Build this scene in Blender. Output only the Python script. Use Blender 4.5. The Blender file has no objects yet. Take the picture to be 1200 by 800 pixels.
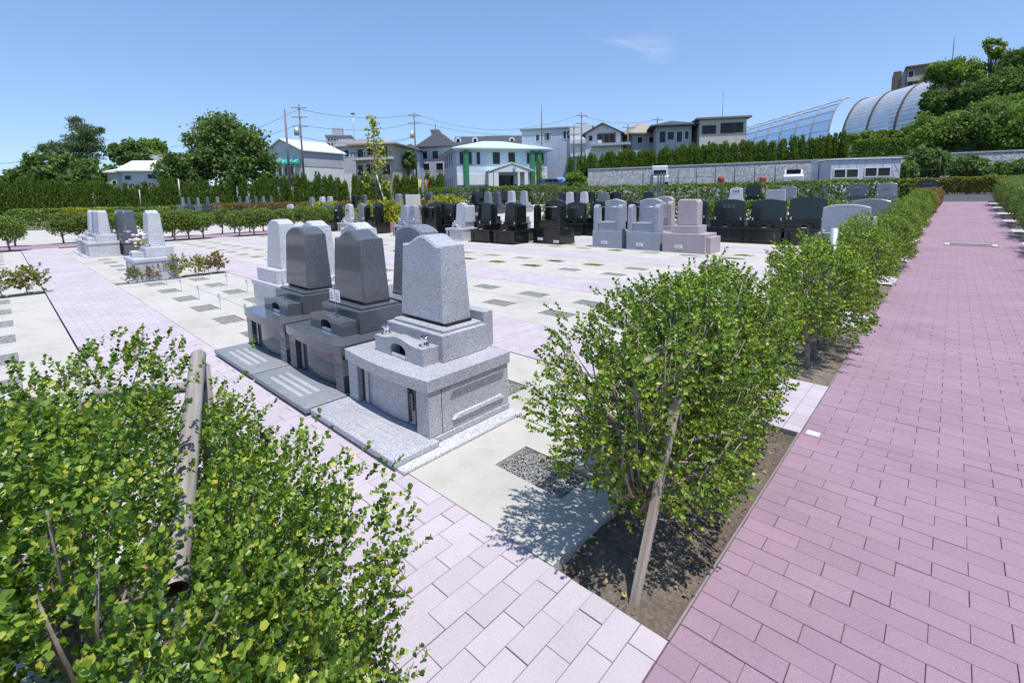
import bpy, math, random
import numpy as np
from mathutils import Vector, Matrix

# ------------------------------------------------------------------ camera
SC = bpy.context.scene
COL = SC.collection
H, F = 1.5, 555.47                       # eye height (m), focal length in photo pixels (1200 wide)
CX, CY = 600.0, 302.04                   # principal point of the photograph
YAW, PITCH, ROLL = -.7477, .1255, -.0187
_f = np.array([math.sin(YAW)*math.cos(PITCH), math.cos(YAW)*math.cos(PITCH), -math.sin(PITCH)])
_r = np.array([math.cos(YAW), -math.sin(YAW), 0.0])
_u = np.cross(_r, _f)
CR = math.cos(ROLL)*_r + math.sin(ROLL)*_u
CU = -math.sin(ROLL)*_r + math.cos(ROLL)*_u
CF = _f
cam = bpy.data.cameras.new('camera')
camo = bpy.data.objects.new('camera', cam); COL.objects.link(camo)
m = Matrix(((CR[0], CU[0], -CF[0], 0), (CR[1], CU[1], -CF[1], 0), (CR[2], CU[2], -CF[2], H), (0, 0, 0, 1)))
camo.matrix_world = m
cam.sensor_width = 36; cam.lens = F/1200*36; cam.shift_y = -(400-CY)/1200
cam.clip_start = .05; cam.clip_end = 4000
SC.camera = camo

# ------------------------------------------------------------------ world, sun, exposure
SUN_EL, SUN_AZ = math.radians(72), math.atan2(.97, -.20)      # azimuth from +y towards +x
W = bpy.data.worlds.new('World'); SC.world = W; W.use_nodes = True
wn = W.node_tree.nodes; wl = W.node_tree.links
sky = wn.new('ShaderNodeTexSky'); sky.sky_type = 'NISHITA'; sky.sun_disc = False
sky.sun_elevation = SUN_EL; sky.sun_rotation = SUN_AZ
sky.air_density = 1.0; sky.dust_density = .15; sky.ozone_density = 2.2
bgn = wn['Background']; bgn.inputs['Strength'].default_value = .15
# thin cirrus wisps high up
tc = wn.new('ShaderNodeTexCoord'); mp = wn.new('ShaderNodeMapping')
mp.inputs['Scale'].default_value = (3.2, 3.2, 7.5)
ns = wn.new('ShaderNodeTexNoise'); ns.inputs['Scale'].default_value = 2.1; ns.inputs['Detail'].default_value = 7
ns.inputs['Roughness'].default_value = .62; ns.inputs['Distortion'].default_value = .9
rp = wn.new('ShaderNodeValToRGB'); rp.color_ramp.elements[0].position = .56; rp.color_ramp.elements[1].position = .80
rp.color_ramp.elements[1].color = (.34, .34, .34, 1)
mx = wn.new('ShaderNodeMixRGB'); mx.inputs['Color2'].default_value = (4.4, 4.7, 5.2, 1)
wl.new(tc.outputs['Generated'], mp.inputs['Vector']); wl.new(mp.outputs[0], ns.inputs['Vector'])
wl.new(ns.outputs['Fac'], rp.inputs['Fac'])
cd = CF + CR*((728-CX)/F) + CU*(-(98-CY)/F); cd = cd/np.linalg.norm(cd)          # the one patch of sky that carries cirrus
dp = wn.new('ShaderNodeVectorMath'); dp.operation = 'DOT_PRODUCT'; dp.inputs[1].default_value = tuple(cd); wl.new(tc.outputs['Generated'], dp.inputs[0])
mr = wn.new('ShaderNodeMapRange'); mr.inputs['From Min'].default_value = .992; mr.inputs['From Max'].default_value = .999; wl.new(dp.outputs['Value'], mr.inputs['Value'])
mk_ = wn.new('ShaderNodeMath'); mk_.operation = 'MULTIPLY'; wl.new(mr.outputs[0], mk_.inputs[0]); wl.new(rp.outputs['Color'], mk_.inputs[1]); wl.new(mk_.outputs[0], mx.inputs['Fac'])
gm = wn.new('ShaderNodeGamma'); gm.inputs['Gamma'].default_value = .65; wl.new(sky.outputs[0], gm.inputs[0])
tn = wn.new('ShaderNodeMixRGB'); tn.blend_type = 'MULTIPLY'; tn.inputs['Fac'].default_value = 1; tn.inputs['Color2'].default_value = (.87, 1.08, 1.42, 1)
wl.new(gm.outputs[0], tn.inputs['Color1']); wl.new(tn.outputs[0], mx.inputs['Color1']); wl.new(mx.outputs[0], bgn.inputs['Color'])
sl = bpy.data.lights.new('sun', 'SUN'); sl.energy = 3.7; sl.angle = math.radians(.55); sl.color = (1, .965, .91)
so = bpy.data.objects.new('sun', sl); COL.objects.link(so)
sd = Vector((math.sin(SUN_AZ)*math.cos(SUN_EL), math.cos(SUN_AZ)*math.cos(SUN_EL), math.sin(SUN_EL)))
so.rotation_euler = sd.to_track_quat('Z', 'Y').to_euler(); so.location = (6, 3, 30)
SC.view_settings.view_transform = 'Standard'; SC.view_settings.look = 'None'
SC.view_settings.exposure = .56; SC.view_settings.gamma = 1
SC.cycles.max_bounces = 8; SC.cycles.transparent_max_bounces = 12

# ------------------------------------------------------------------ helpers
rng = np.random.default_rng(7)
random.seed(7)

def gz(y):                                # terrain profile along the avenue
    return float(np.interp(y, [13, 34.5, 60], [0, .86, 1.35]))
def bg(px, py, depth):                    # photo pixel at a chosen distance -> world point
    p = CF*depth + CR*((px-CX)/F*depth) + CU*(-(py-CY)/F*depth)
    return np.array([p[0], p[1], p[2]+H])
def ground_at(px, py, z=0.0):
    d = CF + CR*((px-CX)/F) + CU*(-(py-CY)/F)
    t = (z-H)/d[2]
    return d[0]*t, d[1]*t

def tag(o, label=None, cat=None, group=None, kind=None):
    if label: o['label'] = label
    if cat: o['category'] = cat
    if group: o['group'] = group
    if kind: o['kind'] = kind
    return o
def empty(name, loc=(0, 0, 0), rz=0.0, label=None, cat=None, group=None):
    o = bpy.data.objects.new(name, None); COL.objects.link(o)
    o.location = loc; o.rotation_euler = (0, 0, rz); o.empty_display_size = .2
    return tag(o, label, cat, group)
def link(name, me, mat=None, parent=None, loc=None):
    o = bpy.data.objects.new(name, me); COL.objects.link(o)
    if mat is not None and not me.materials: me.materials.append(mat)
    if parent is not None: o.parent = parent
    if loc is not None: o.location = loc
    return o
def np_mesh(name, V, Q, smooth=False):
    me = bpy.data.meshes.new(name); V = np.asarray(V, np.float32); Q = np.asarray(Q, np.int32)
    k = Q.shape[1]
    me.vertices.add(len(V)); me.vertices.foreach_set('co', V.ravel())
    me.loops.add(Q.size); me.loops.foreach_set('vertex_index', Q.ravel())
    me.polygons.add(len(Q)); me.polygons.foreach_set('loop_start', np.arange(0, Q.size, k, dtype=np.int32))
    me.polygons.foreach_set('loop_total', np.full(len(Q), k, np.int32))
    me.polygons.foreach_set('use_smooth', np.full(len(Q), bool(smooth)))
    me.update(calc_edges=True)
    return me
def copy_tree(o, parent=None):
    c = o.copy(); COL.objects.link(c)
    if parent is not None: c.parent = parent
    for ch in o.children: copy_tree(ch, c)
    return c

class MB:
    def __init__(s): s.v = []; s.f = []; s.sm = []
    def add(s, vs, fs, smooth=False):
        n = len(s.v); s.v += [tuple(map(float, p)) for p in vs]
        s.f += [tuple(i+n for i in f) for f in fs]; s.sm += [smooth]*len(fs); return s
    def box(s, x0, x1, y0, y1, z0, z1, c=0.0):
        if x1 < x0: x0, x1 = x1, x0
        if y1 < y0: y0, y1 = y1, y0
        if c <= 0:
            return s.add([(x0,y0,z0),(x1,y0,z0),(x1,y1,z0),(x0,y1,z0),(x0,y0,z1),(x1,y0,z1),(x1,y1,z1),(x0,y1,z1)],
                         [(0,3,2,1),(4,5,6,7),(0,1,5,4),(1,2,6,5),(2,3,7,6),(3,0,4,7)])
        c = min(c, (x1-x0)*.45, (y1-y0)*.45, (z1-z0)*.45)
        L = [(x0+c,x1-c,y0+c,y1-c,z0), (x0,x1,y0,y1,z0+c), (x0,x1,y0,y1,z1-c), (x0+c,x1-c,y0+c,y1-c,z1)]
        rings = [[(a,e,h),(b,e,h),(b,g,h),(a,g,h)] for a,b,e,g,h in L]
        return s.loft(rings)
    def loft(s, rings, cap=True, smooth=False, closed=True):
        n = len(rings[0]); vs = [p for r in rings for p in r]; fs = []
        for i in range(len(rings)-1):
            for j in range(n if closed else n-1):
                k = (j+1) % n
                fs.append((i*n+j, i*n+k, (i+1)*n+k, (i+1)*n+j))
        if cap:
            fs.append(tuple(range(n-1, -1, -1))); fs.append(tuple((len(rings)-1)*n+j for j in range(n)))
        return s.add(vs, fs, smooth)
    def tube(s, pts, rad, n=8, cap=True, smooth=True):
        pts = [np.array(p, float) for p in pts]
        if not hasattr(rad, '__len__'): rad = [rad]*len(pts)
        rings = []; prev = None
        for i, p in enumerate(pts):
            d = pts[min(i+1, len(pts)-1)]-pts[max(i-1, 0)]; d /= (np.linalg.norm(d)+1e-9)
            a = prev if prev is not None else (np.array([1., 0, 0]) if abs(d[0]) < .8 else np.array([0, 1., 0]))
            a = a-d*(a@d); a /= np.linalg.norm(a); b = np.cross(d, a); prev = a
            rings.append([tuple(p+rad[i]*(math.cos(t)*a+math.sin(t)*b)) for t in np.arange(n)*2*math.pi/n])
        return s.loft(rings, cap, smooth)
    def extr(s, prof, y0, y1, c=0.0):
        """profile of (x, z) points (counter-clockwise seen from -y) pushed along y, edges chamfered by c"""
        P = [np.array(p, float) for p in prof]; cen = sum(P)/len(P)
        def ring(y, k):
            out = []
            for p in P:
                d = cen-p; l = np.linalg.norm(d); q = p+d/l*min(k, l*.4); out.append((q[0], y, q[1]))
            return out
        if c > 0: R = [ring(y0, c*1.4), ring(y0+c, 0), ring(y1-c, 0), ring(y1, c*1.4)]
        else: R = [ring(y0, 0), ring(y1, 0)]
        return s.loft(R)
    def xf(s, M):
        s.v = [tuple(M @ Vector(p)) for p in s.v]; return s
    def mesh(s, name):
        me = bpy.data.meshes.new(name); me.from_pydata(s.v, [], s.f)
        me.polygons.foreach_set('use_smooth', np.array(s.sm, bool)); me.update(); return me
    def build(s, name, mat, parent=None, loc=None):
        return link(name, s.mesh(name), mat, parent, loc)

# ------------------------------------------------------------------ materials
MAT = {}
def newmat(name):
    M = bpy.data.materials.new(name); M.use_nodes = True; MAT[name] = M
    nt = M.node_tree; return M, nt.nodes, nt.links, nt.nodes['Principled BSDF']
def ramp(N, stops):
    r = N.new('ShaderNodeValToRGB'); el = r.color_ramp.elements
    while len(el) < len(stops): el.new(.5)
    for e, (p, c) in zip(el, stops): e.position = p; e.color = (*c, 1)
    return r
def objc(N, L, scale=1.0):
    t = N.new('ShaderNodeTexCoord'); return t.outputs['Object']
def noise(N, L, vec, scale, detail=4, rough=.55, dist=0):
    n = N.new('ShaderNodeTexNoise'); n.inputs['Scale'].default_value = scale; n.inputs['Detail'].default_value = detail
    n.inputs['Roughness'].default_value = rough; n.inputs['Distortion'].default_value = dist
    L.new(vec, n.inputs['Vector']); return n.outputs['Fac']
def mixc(N, L, fac, a, b, mode='MIX'):
    x = N.new('ShaderNodeMixRGB'); x.blend_type = mode
    for key, v in (('Fac', fac), ('Color1', a), ('Color2', b)):
        if isinstance(v, (int, float)): x.inputs[key].default_value = v
        elif isinstance(v, tuple): x.inputs[key].default_value = (*v, 1)
        else: L.new(v, x.inputs[key])
    return x.outputs[0]
def bump(N, L, B, hgt, strength=.3, dist=.01):
    b = N.new('ShaderNodeBump'); b.inputs['Strength'].default_value = strength; b.inputs['Distance'].default_value = dist
    L.new(hgt, b.inputs['Height']); L.new(b.outputs[0], B.inputs['Normal'])
def worldpos(N): return N.new('ShaderNodeNewGeometry').outputs['Position']
def rand_island(N, L):
    g = N.new('ShaderNodeNewGeometry'); o = N.new('ShaderNodeObjectInfo'); a = N.new('ShaderNodeMath'); a.operation = 'ADD'
    L.new(g.outputs['Random Per Island'], a.inputs[0]); L.new(o.outputs['Random'], a.inputs[1])
    f = N.new('ShaderNodeMath'); f.operation = 'FRACT'; L.new(a.outputs[0], f.inputs[0]); return f.outputs[0]

def m_plain(name, col, rough=.6, var=.12, scale=3.0, metal=0, spec=.5, bmp=0):
    M, N, L, B = newmat(name); v = worldpos(N)
    n = noise(N, L, v, scale, 5)
    lo = tuple(c*(1-var) for c in col); hi = tuple(min(1, c*(1+var)) for c in col)
    r = ramp(N, [(.3, lo), (.7, hi)]); L.new(n, r.inputs[0]); L.new(r.outputs[0], B.inputs['Base Color'])
    B.inputs['Roughness'].default_value = rough; B.inputs['Metallic'].default_value = metal
    B.inputs['Specular IOR Level'].default_value = spec
    if bmp: bump(N, L, B, noise(N, L, v, scale*12, 4), bmp, .01)
    return M
def m_granite(name, dark, mid, light, cell=130, rough=.35, p=(.18, .55)):
    M, N, L, B = newmat(name); v = objc(N, L)
    vo = N.new('ShaderNodeTexVoronoi'); vo.inputs['Scale'].default_value = cell; L.new(v, vo.inputs['Vector'])
    sep = N.new('ShaderNodeSeparateColor'); L.new(vo.outputs['Color'], sep.inputs[0])
    r = ramp(N, [(0, dark), (p[0], dark), (p[0]+.06, mid), (p[1], mid), (p[1]+.12, light), (1, light)])
    L.new(sep.outputs[0], r.inputs[0])
    n2 = noise(N, L, v, cell*2.2, 3)
    c = mixc(N, L, .35, r.outputs[0], n2, 'OVERLAY')
    big = noise(N, L, v, 2.5, 4); rb = ramp(N, [(.3, (.88,)*3), (.7, (1.06,)*3)]); L.new(big, rb.inputs[0])
    c = mixc(N, L, 1.0, c, rb.outputs[0], 'MULTIPLY')
    L.new(c, B.inputs['Base Color']); B.inputs['Roughness'].default_value = rough
    rr = ramp(N, [(.35, (rough*.8,)*3), (.7, (min(1, rough*1.35),)*3)]); L.new(noise(N, L, v, 6, 5), rr.inputs[0]); L.new(rr.outputs[0], B.inputs['Roughness'])
    return M
def m_paver(name, cols, speck, rough=.85):
    M, N, L, B = newmat(name); v = worldpos(N)
    r = ramp(N, [(0, cols[0]), (.45, cols[1]), (1, cols[2])]); L.new(rand_island(N, L), r.inputs[0])
    s = noise(N, L, v, 330, 3, .8); rs = ramp(N, [(.33, (.72,)*3), (.5, (1, 1, 1)), (.70, (1+speck,)*3)]); L.new(s, rs.inputs[0])
    c = mixc(N, L, 1.0, r.outputs[0], rs.outputs[0], 'MULTIPLY')
    st = noise(N, L, v, 1.3, 6, .65); r2 = ramp(N, [(.30, (.88, .875, .88)), (.62, (1.03,)*3)]); L.new(st, r2.inputs[0])
    c = mixc(N, L, 1.0, c, r2.outputs[0], 'MULTIPLY')
    sp = noise(N, L, v, 21, 5, .7); r3 = ramp(N, [(.66, (1, 1, 1)), (.76, (.82, .80, .78))]); L.new(sp, r3.inputs[0])
    c = mixc(N, L, 1.0, c, r3.outputs[0], 'MULTIPLY')
    L.new(c, B.inputs['Base Color']); B.inputs['Roughness'].default_value = rough
    B.inputs['Specular IOR Level'].default_value = .3
    bump(N, L, B, s, .35, .002)
    return M
def m_leaf(name, stops, trans=.28, rough=.38, spec=.45):
    M, N, L, B = newmat(name)
    r = ramp(N, stops); L.new(rand_island(N, L), r.inputs[0])
    v = worldpos(N); n = noise(N, L, v, 1.7, 3); rb = ramp(N, [(.3, (.78,)*3), (.7, (1.15,)*3)]); L.new(n, rb.inputs[0])
    c = mixc(N, L, 1.0, r.outputs[0], rb.outputs[0], 'MULTIPLY')
    L.new(c, B.inputs['Base Color']); B.inputs['Roughness'].default_value = rough; B.inputs['Specular IOR Level'].default_value = spec
    T = N.new('ShaderNodeBsdfTranslucent'); c2 = mixc(N, L, 1.0, c, (1.5, 1.45, .5), 'MULTIPLY'); L.new(c2, T.inputs['Color'])
    mxs = N.new('ShaderNodeMixShader'); mxs.inputs[0].default_value = trans
    out = N['Material Output']; L.new(B.outputs[0], mxs.inputs[1]); L.new(T.outputs[0], mxs.inputs[2]); L.new(mxs.outputs[0], out.inputs['Surface'])
    return M
def m_concrete(name, col, var=.14):
    M, N, L, B = newmat(name); v = worldpos(N)
    a = noise(N, L, v, .8, 7, .6, 0); r = ramp(N, [(.28, tuple(c*(1-var*1.6) for c in col)), (.5, col), (.75, tuple(c*(1+var*.5) for c in col))]); L.new(a, r.inputs[0])
    b = noise(N, L, v, 5.5, 8, .7, .1); r2 = ramp(N, [(.30, (.86, .85, .83)), (.5, (1, 1, 1)), (.8, (1.03,)*3)]); L.new(b, r2.inputs[0])
    c = mixc(N, L, 1.0, r.outputs[0], r2.outputs[0], 'MULTIPLY')
    s = noise(N, L, v, 140, 4, .7); r3 = ramp(N, [(.3, (.88,)*3), (.6, (1.02,)*3)]); L.new(s, r3.inputs[0])
    c = mixc(N, L, 1.0, c, r3.outputs[0], 'MULTIPLY')
    w = noise(N, L, v, 26, 6, .75); r4 = ramp(N, [(.70, (1, 1, 1)), (.78, (.62, .60, .57))]); L.new(w, r4.inputs[0])
    c = mixc(N, L, .8, c, r4.outputs[0], 'MULTIPLY')
    L.new(c, B.inputs['Base Color']); B.inputs['Roughness'].default_value = .88; B.inputs['Specular IOR Level'].default_value = .3
    bump(N, L, B, s, .25, .002); return M
def m_soil(name, a, b, c3, sc=38):
    M, N, L, B = newmat(name); v = worldpos(N)
    n = noise(N, L, v, sc, 8, .75); r = ramp(N, [(.3, a), (.52, b), (.72, c3)]); L.new(n, r.inputs[0])
    n2 = noise(N, L, v, 2.2, 4); r2 = ramp(N, [(.35, (.65,)*3), (.7, (1.15,)*3)]); L.new(n2, r2.inputs[0])
    L.new(mixc(N, L, 1.0, r.outputs[0], r2.outputs[0], 'MULTIPLY'), B.inputs['Base Color'])
    B.inputs['Roughness'].default_value = .95; bump(N, L, B, n, .9, .02); return M
def m_glass(name, col, rough=.05):
    M, N, L, B = newmat(name); v = worldpos(N); n = noise(N, L, v, .35, 2)
    r = ramp(N, [(.35, tuple(c*.55 for c in col)), (.65, col)]); L.new(n, r.inputs[0]); L.new(r.outputs[0], B.inputs['Base Color'])
    B.inputs['Roughness'].default_value = rough; B.inputs['Specular IOR Level'].default_value = .3; return M

m_granite('granite_white', (.20, .205, .23), (.36, .365, .40), (.49, .49, .53), 250, .36, (.20, .46))
m_granite('granite_pale', (.26, .26, .28), (.47, .47, .50), (.62, .62, .66), 190, .40)
m_granite('granite_grey', (.064, .071, .083), (.097, .107, .125), (.134, .146, .168), 300, .085, (.3, .7))
m_granite('granite_slate', (.10, .11, .13), (.19, .20, .23), (.28, .29, .33), 240, .30, (.25, .6))
m_granite('granite_black', (.006, .007, .007), (.012, .013, .013), (.03, .032, .03), 300, .12, (.4, .8))
m_granite('granite_green', (.010, .016, .014), (.02, .028, .026), (.05, .06, .055), 300, .14, (.4, .8))
m_granite('granite_blue', (.21, .225, .27), (.31, .33, .385), (.41, .43, .48), 260, .5, (.25, .6))
m_granite('granite_pink', (.28, .24, .25), (.40, .34, .36), (.52, .45, .47), 230, .5, (.2, .55))
m_granite('granite_strip', (.26, .265, .28), (.33, .34, .36), (.42, .43, .45), 260, .85)
m_granite('granite_step', (.15, .16, .18), (.21, .225, .25), (.28, .30, .33), 260, .55, (.25, .6))
m_paver('paver_red', ((.278, .184, .232), (.292, .194, .244), (.306, .204, .256)), .40)
m_paver('paver_pale', ((.432, .380, .415), (.457, .404, .440), (.482, .428, .465)), .15)
m_concrete('concrete', (.46, .44, .405)); m_concrete('kerb_concrete', (.25, .22, .20))
m_concrete('retaining_concrete', (.40, .39, .40))
m_soil('joint_sand', (.05, .045, .045), (.09, .08, .08), (.14, .13, .12), 120)
m_soil('joint_red', (.16, .105, .125), (.215, .142, .17), (.26, .175, .21), 120)
m_soil('soil', (.105, .080, .060), (.205, .165, .128), (.33, .28, .235), 60)
m_soil('ground_dirt', (.09, .10, .05), (.15, .15, .09), (.22, .21, .16), 6)
m_soil('gravel_bed', (.12, .12, .115), (.22, .22, .21), (.34, .34, .33), 90)
m_soil('asphalt', (.045, .045, .05), (.07, .07, .075), (.10, .10, .10), 60)
m_soil('hill_earth', (.03, .05, .015), (.05, .08, .025), (.09, .11, .05), 3)
m_paver('pebble', ((.22, .22, .215), (.30, .30, .292), (.40, .395, .385)), .2, .8)
m_paver('clod', ((.10, .08, .065), (.18, .145, .12), (.26, .22, .19)), .2, .9)
m_leaf('leaf_holly', [(0, (.034, .080, .012)), (.22, (.074, .152, .018)), (.48, (.138, .242, .026)), (.76, (.225, .335, .038)), (.90, (.36, .44, .06)), (.97, (.48, .50, .08)), (1, (.50, .40, .07))], .32, .40, .45)
m_leaf('leaf_hedge', [(0, (.070, .125, .026)), (.4, (.120, .195, .036)), (.8, (.20, .285, .050)), (1, (.33, .38, .09))])
m_leaf('leaf_yellow', [(0, (.12, .17, .02)), (.5, (.28, .33, .03)), (1, (.50, .48, .05))])
m_leaf('leaf_rust', [(0, (.10, .10, .03)), (.45, (.20, .15, .04)), (.8, (.30, .15, .06)), (1, (.38, .20, .07))])
m_leaf('leaf_azalea', [(0, (.10, .15, .025)), (.5, (.20, .23, .04)), (.8, (.30, .26, .06)), (1, (.36, .20, .07))])
m_leaf('leaf_conifer', [(0, (.065, .125, .024)), (.5, (.130, .215, .040)), (1, (.25, .33, .07))], .35, .6, .3)
m_leaf('leaf_tree', [(0, (.070, .125, .044)), (.5, (.115, .190, .060)), (1, (.19, .265, .088))], .35, .65, .2)
m_leaf('leaf_pine', [(0, (.045, .080, .032)), (.5, (.075, .120, .046)), (1, (.12, .165, .066))], .25, .6, .3)
m_leaf('leaf_bright', [(0, (.095, .160, .034)), (.5, (.155, .245, .050)), (1, (.25, .345, .085))], .35, .6, .2)
m_leaf('leaf_litter', [(0, (.16, .08, .03)), (.4, (.30, .14, .05)), (.7, (.38, .26, .12)), (1, (.45, .42, .20))], .1, .8, .2)
m_plain('bark', (.16, .125, .10), .9, .3, 30, bmp=.5); m_plain('twig', (.25, .21, .175), .85, .35, 40)
def m_wood(name, c0, c1):
    M, N, L, B = newmat(name); v = objc(N, L); mpn = N.new('ShaderNodeMapping'); mpn.inputs['Scale'].default_value = (60, 60, 3); L.new(v, mpn.inputs['Vector'])
    n = noise(N, L, mpn.outputs[0], 1.0, 6, .7, .6); r = ramp(N, [(.25, c0), (.7, c1)]); L.new(n, r.inputs[0]); L.new(r.outputs[0], B.inputs['Base Color'])
    B.inputs['Roughness'].default_value = .85; bump(N, L, B, n, .6, .004); return M
m_wood('stake_wood', (.27, .22, .18), (.48, .40, .33)); m_wood('grey_pole', (.16, .14, .13), (.36, .33, .31))
m_plain('pole_inside', (.10, .06, .04), .95, .5, 60, bmp=.6)
m_plain('white_plate', (.78, .78, .78), .4, .04); m_plain('steel', (.42, .43, .44), .35, .15, 20, .8)
m_plain('chrome', (.72, .73, .75), .12, .1, 20, 1.0); m_plain('galv', (.48, .50, .52), .45, .1, 10, .4)
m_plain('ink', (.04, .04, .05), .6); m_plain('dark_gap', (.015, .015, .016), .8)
m_plain('ornament', (.09, .09, .10), .4, .3, 60)

# colours, walls, roofs for the buildings
for nm, c, r in (('wall_white', (.66, .67, .69), .8), ('wall_cream', (.55, .52, .47), .85), ('wall_beige', (.46, .42, .37), .85), ('wall_grey', (.42, .43, .47), .85),
                 ('wall_blue', (.42, .47, .58), .7), ('wall_lightblue', (.55, .62, .72), .7), ('band_purple', (.10, .09, .26), .7), ('pillar_green', (.03, .20, .10), .55), ('wall_brown', (.19, .135, .105), .85),
                 ('roof_green', (.46, .61, .55), .6), ('roof_slate', (.05, .055, .072), .85), ('roof_grey', (.20, .20, .21), .7), ('roof_white', (.62, .62, .62), .6),
                 ('roof_tan', (.30, .26, .20), .7), ('eave_brown', (.09, .06, .045), .7), ('awning_teal', (.06, .42, .36), .7), ('frame_dark', (.05, .05, .055), .5), ('frame_white', (.72, .72, .74), .5),
                 ('pole_concrete', (.17, .155, .15), .85), ('wire_black', (.03, .03, .035), .6), ('red_paint', (.42, .04, .035), .5), ('sign_blue', (.05, .14, .45), .4),
                 ('car_white', (.75, .76, .78), .25), ('car_blue', (.05, .08, .16), .25), ('tyre', (.02, .02, .02), .8), ('tarp_blue', (.16, .34, .62), .6), ('prefab', (.52, .54, .60), .6), ('brown_panel', (.16, .10, .06), .6),
                 ('brick_red', (.36, .13, .09), .85), ('petal_white', (.80, .76, .80), .7), ('petal_pink', (.70, .28, .48), .7), ('petal_yellow', (.75, .55, .05), .7)):
    m_plain(nm, c, r, .07, 1.2)
m_glass('glass_dark', (.022, .025, .028), .12); m_glass('glass_blue', (.16, .22, .30))
def m_sheet():
    M, N, L, B = newmat('clear_sheet'); B.inputs['Base Color'].default_value = (.62, .68, .76, 1); B.inputs['Roughness'].default_value = .25
    tr = N.new('ShaderNodeBsdfTransparent'); tr.inputs[0].default_value = (.80, .88, .98, 1); ms = N.new('ShaderNodeMixShader'); ms.inputs[0].default_value = .66
    o = N['Material Output']; L.new(B.outputs[0], ms.inputs[1]); L.new(tr.outputs[0], ms.inputs[2]); L.new(ms.outputs[0], o.inputs['Surface'])
m_sheet()
def m_panelmetal():
    M, N, L, B = newmat('shell_metal'); v = worldpos(N); n = noise(N, L, v, .5, 4)
    r = ramp(N, [(.3, (.58, .60, .65)), (.7, (.68, .70, .74))]); L.new(n, r.inputs[0]); L.new(r.outputs[0], B.inputs['Base Color'])
    B.inputs['Roughness'].default_value = .38; B.inputs['Metallic'].default_value = .35
m_panelmetal()
def m_stonewall():
    M, N, L, B = newmat('stone_wall'); v = objc(N, L); mpn = N.new('ShaderNodeMapping'); mpn.inputs['Rotation'].default_value = (0, math.radians(45), 0); L.new(v, mpn.inputs['Vector'])
    vo = N.new('ShaderNodeTexVoronoi'); vo.distance = 'CHEBYCHEV'; vo.inputs['Scale'].default_value = 4.6; vo.inputs['Randomness'].default_value = .35; L.new(mpn.outputs[0], vo.inputs['Vector'])
    sep = N.new('ShaderNodeSeparateColor'); L.new(vo.outputs['Color'], sep.inputs[0])
    r = ramp(N, [(0, (.36, .355, .37)), (.5, (.47, .465, .48)), (1, (.58, .575, .59))]); L.new(sep.outputs[0], r.inputs[0])
    e = ramp(N, [(.38, (1, 1, 1)), (.49, (.55, .55, .55))]); L.new(vo.outputs['Distance'], e.inputs[0])
    L.new(mixc(N, L, 1.0, r.outputs[0], e.outputs[0], 'MULTIPLY'), B.inputs['Base Color']); B.inputs['Roughness'].default_value = .9
    bump(N, L, B, e.outputs[0], .6, .05)
m_stonewall()
M = MAT
# ------------------------------------------------------------------ the setting: ground, paths, plots, beds
def struct(o): o['kind'] = 'structure'; return o
ys = [-900, -60, 0, 13, 18, 24, 34.5, 40, 46, 60, 90, 400, 2500]
V = [(x, y, gz(y)-.09) for y in ys for x in (-2500, -60, -10, 12, 60, 2500)]
Q = [(j*6+i, j*6+i+1, (j+1)*6+i+1, (j+1)*6+i) for j in range(len(ys)-1) for i in range(5)]
struct(link('ground', np_mesh('ground', V, Q), M['ground_dirt']))

PS = [-2.49, .44, 3.29, 6.22, 9.65, 13.0, 16.3, 19.6, 22.9, 26.2, 29.5, 32.8]   # near edges of the pale cross paths
PW = .955
COLX = [-1.65-1.05*k for k in range(21)]
def sheet(name, x0, x1, y0, y1, z, mat):
    yy = [y0]+[b for b in (13, 34.5) if y0 < b < y1]+[y1]
    V = [(x, y, gz(y)+z) for y in yy for x in (x0, x1)]
    Q = [(2*i, 2*i+1, 2*i+3, 2*i+2) for i in range(len(yy)-1)]
    return struct(link(name, np_mesh(name, V, Q), M[mat]))

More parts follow.
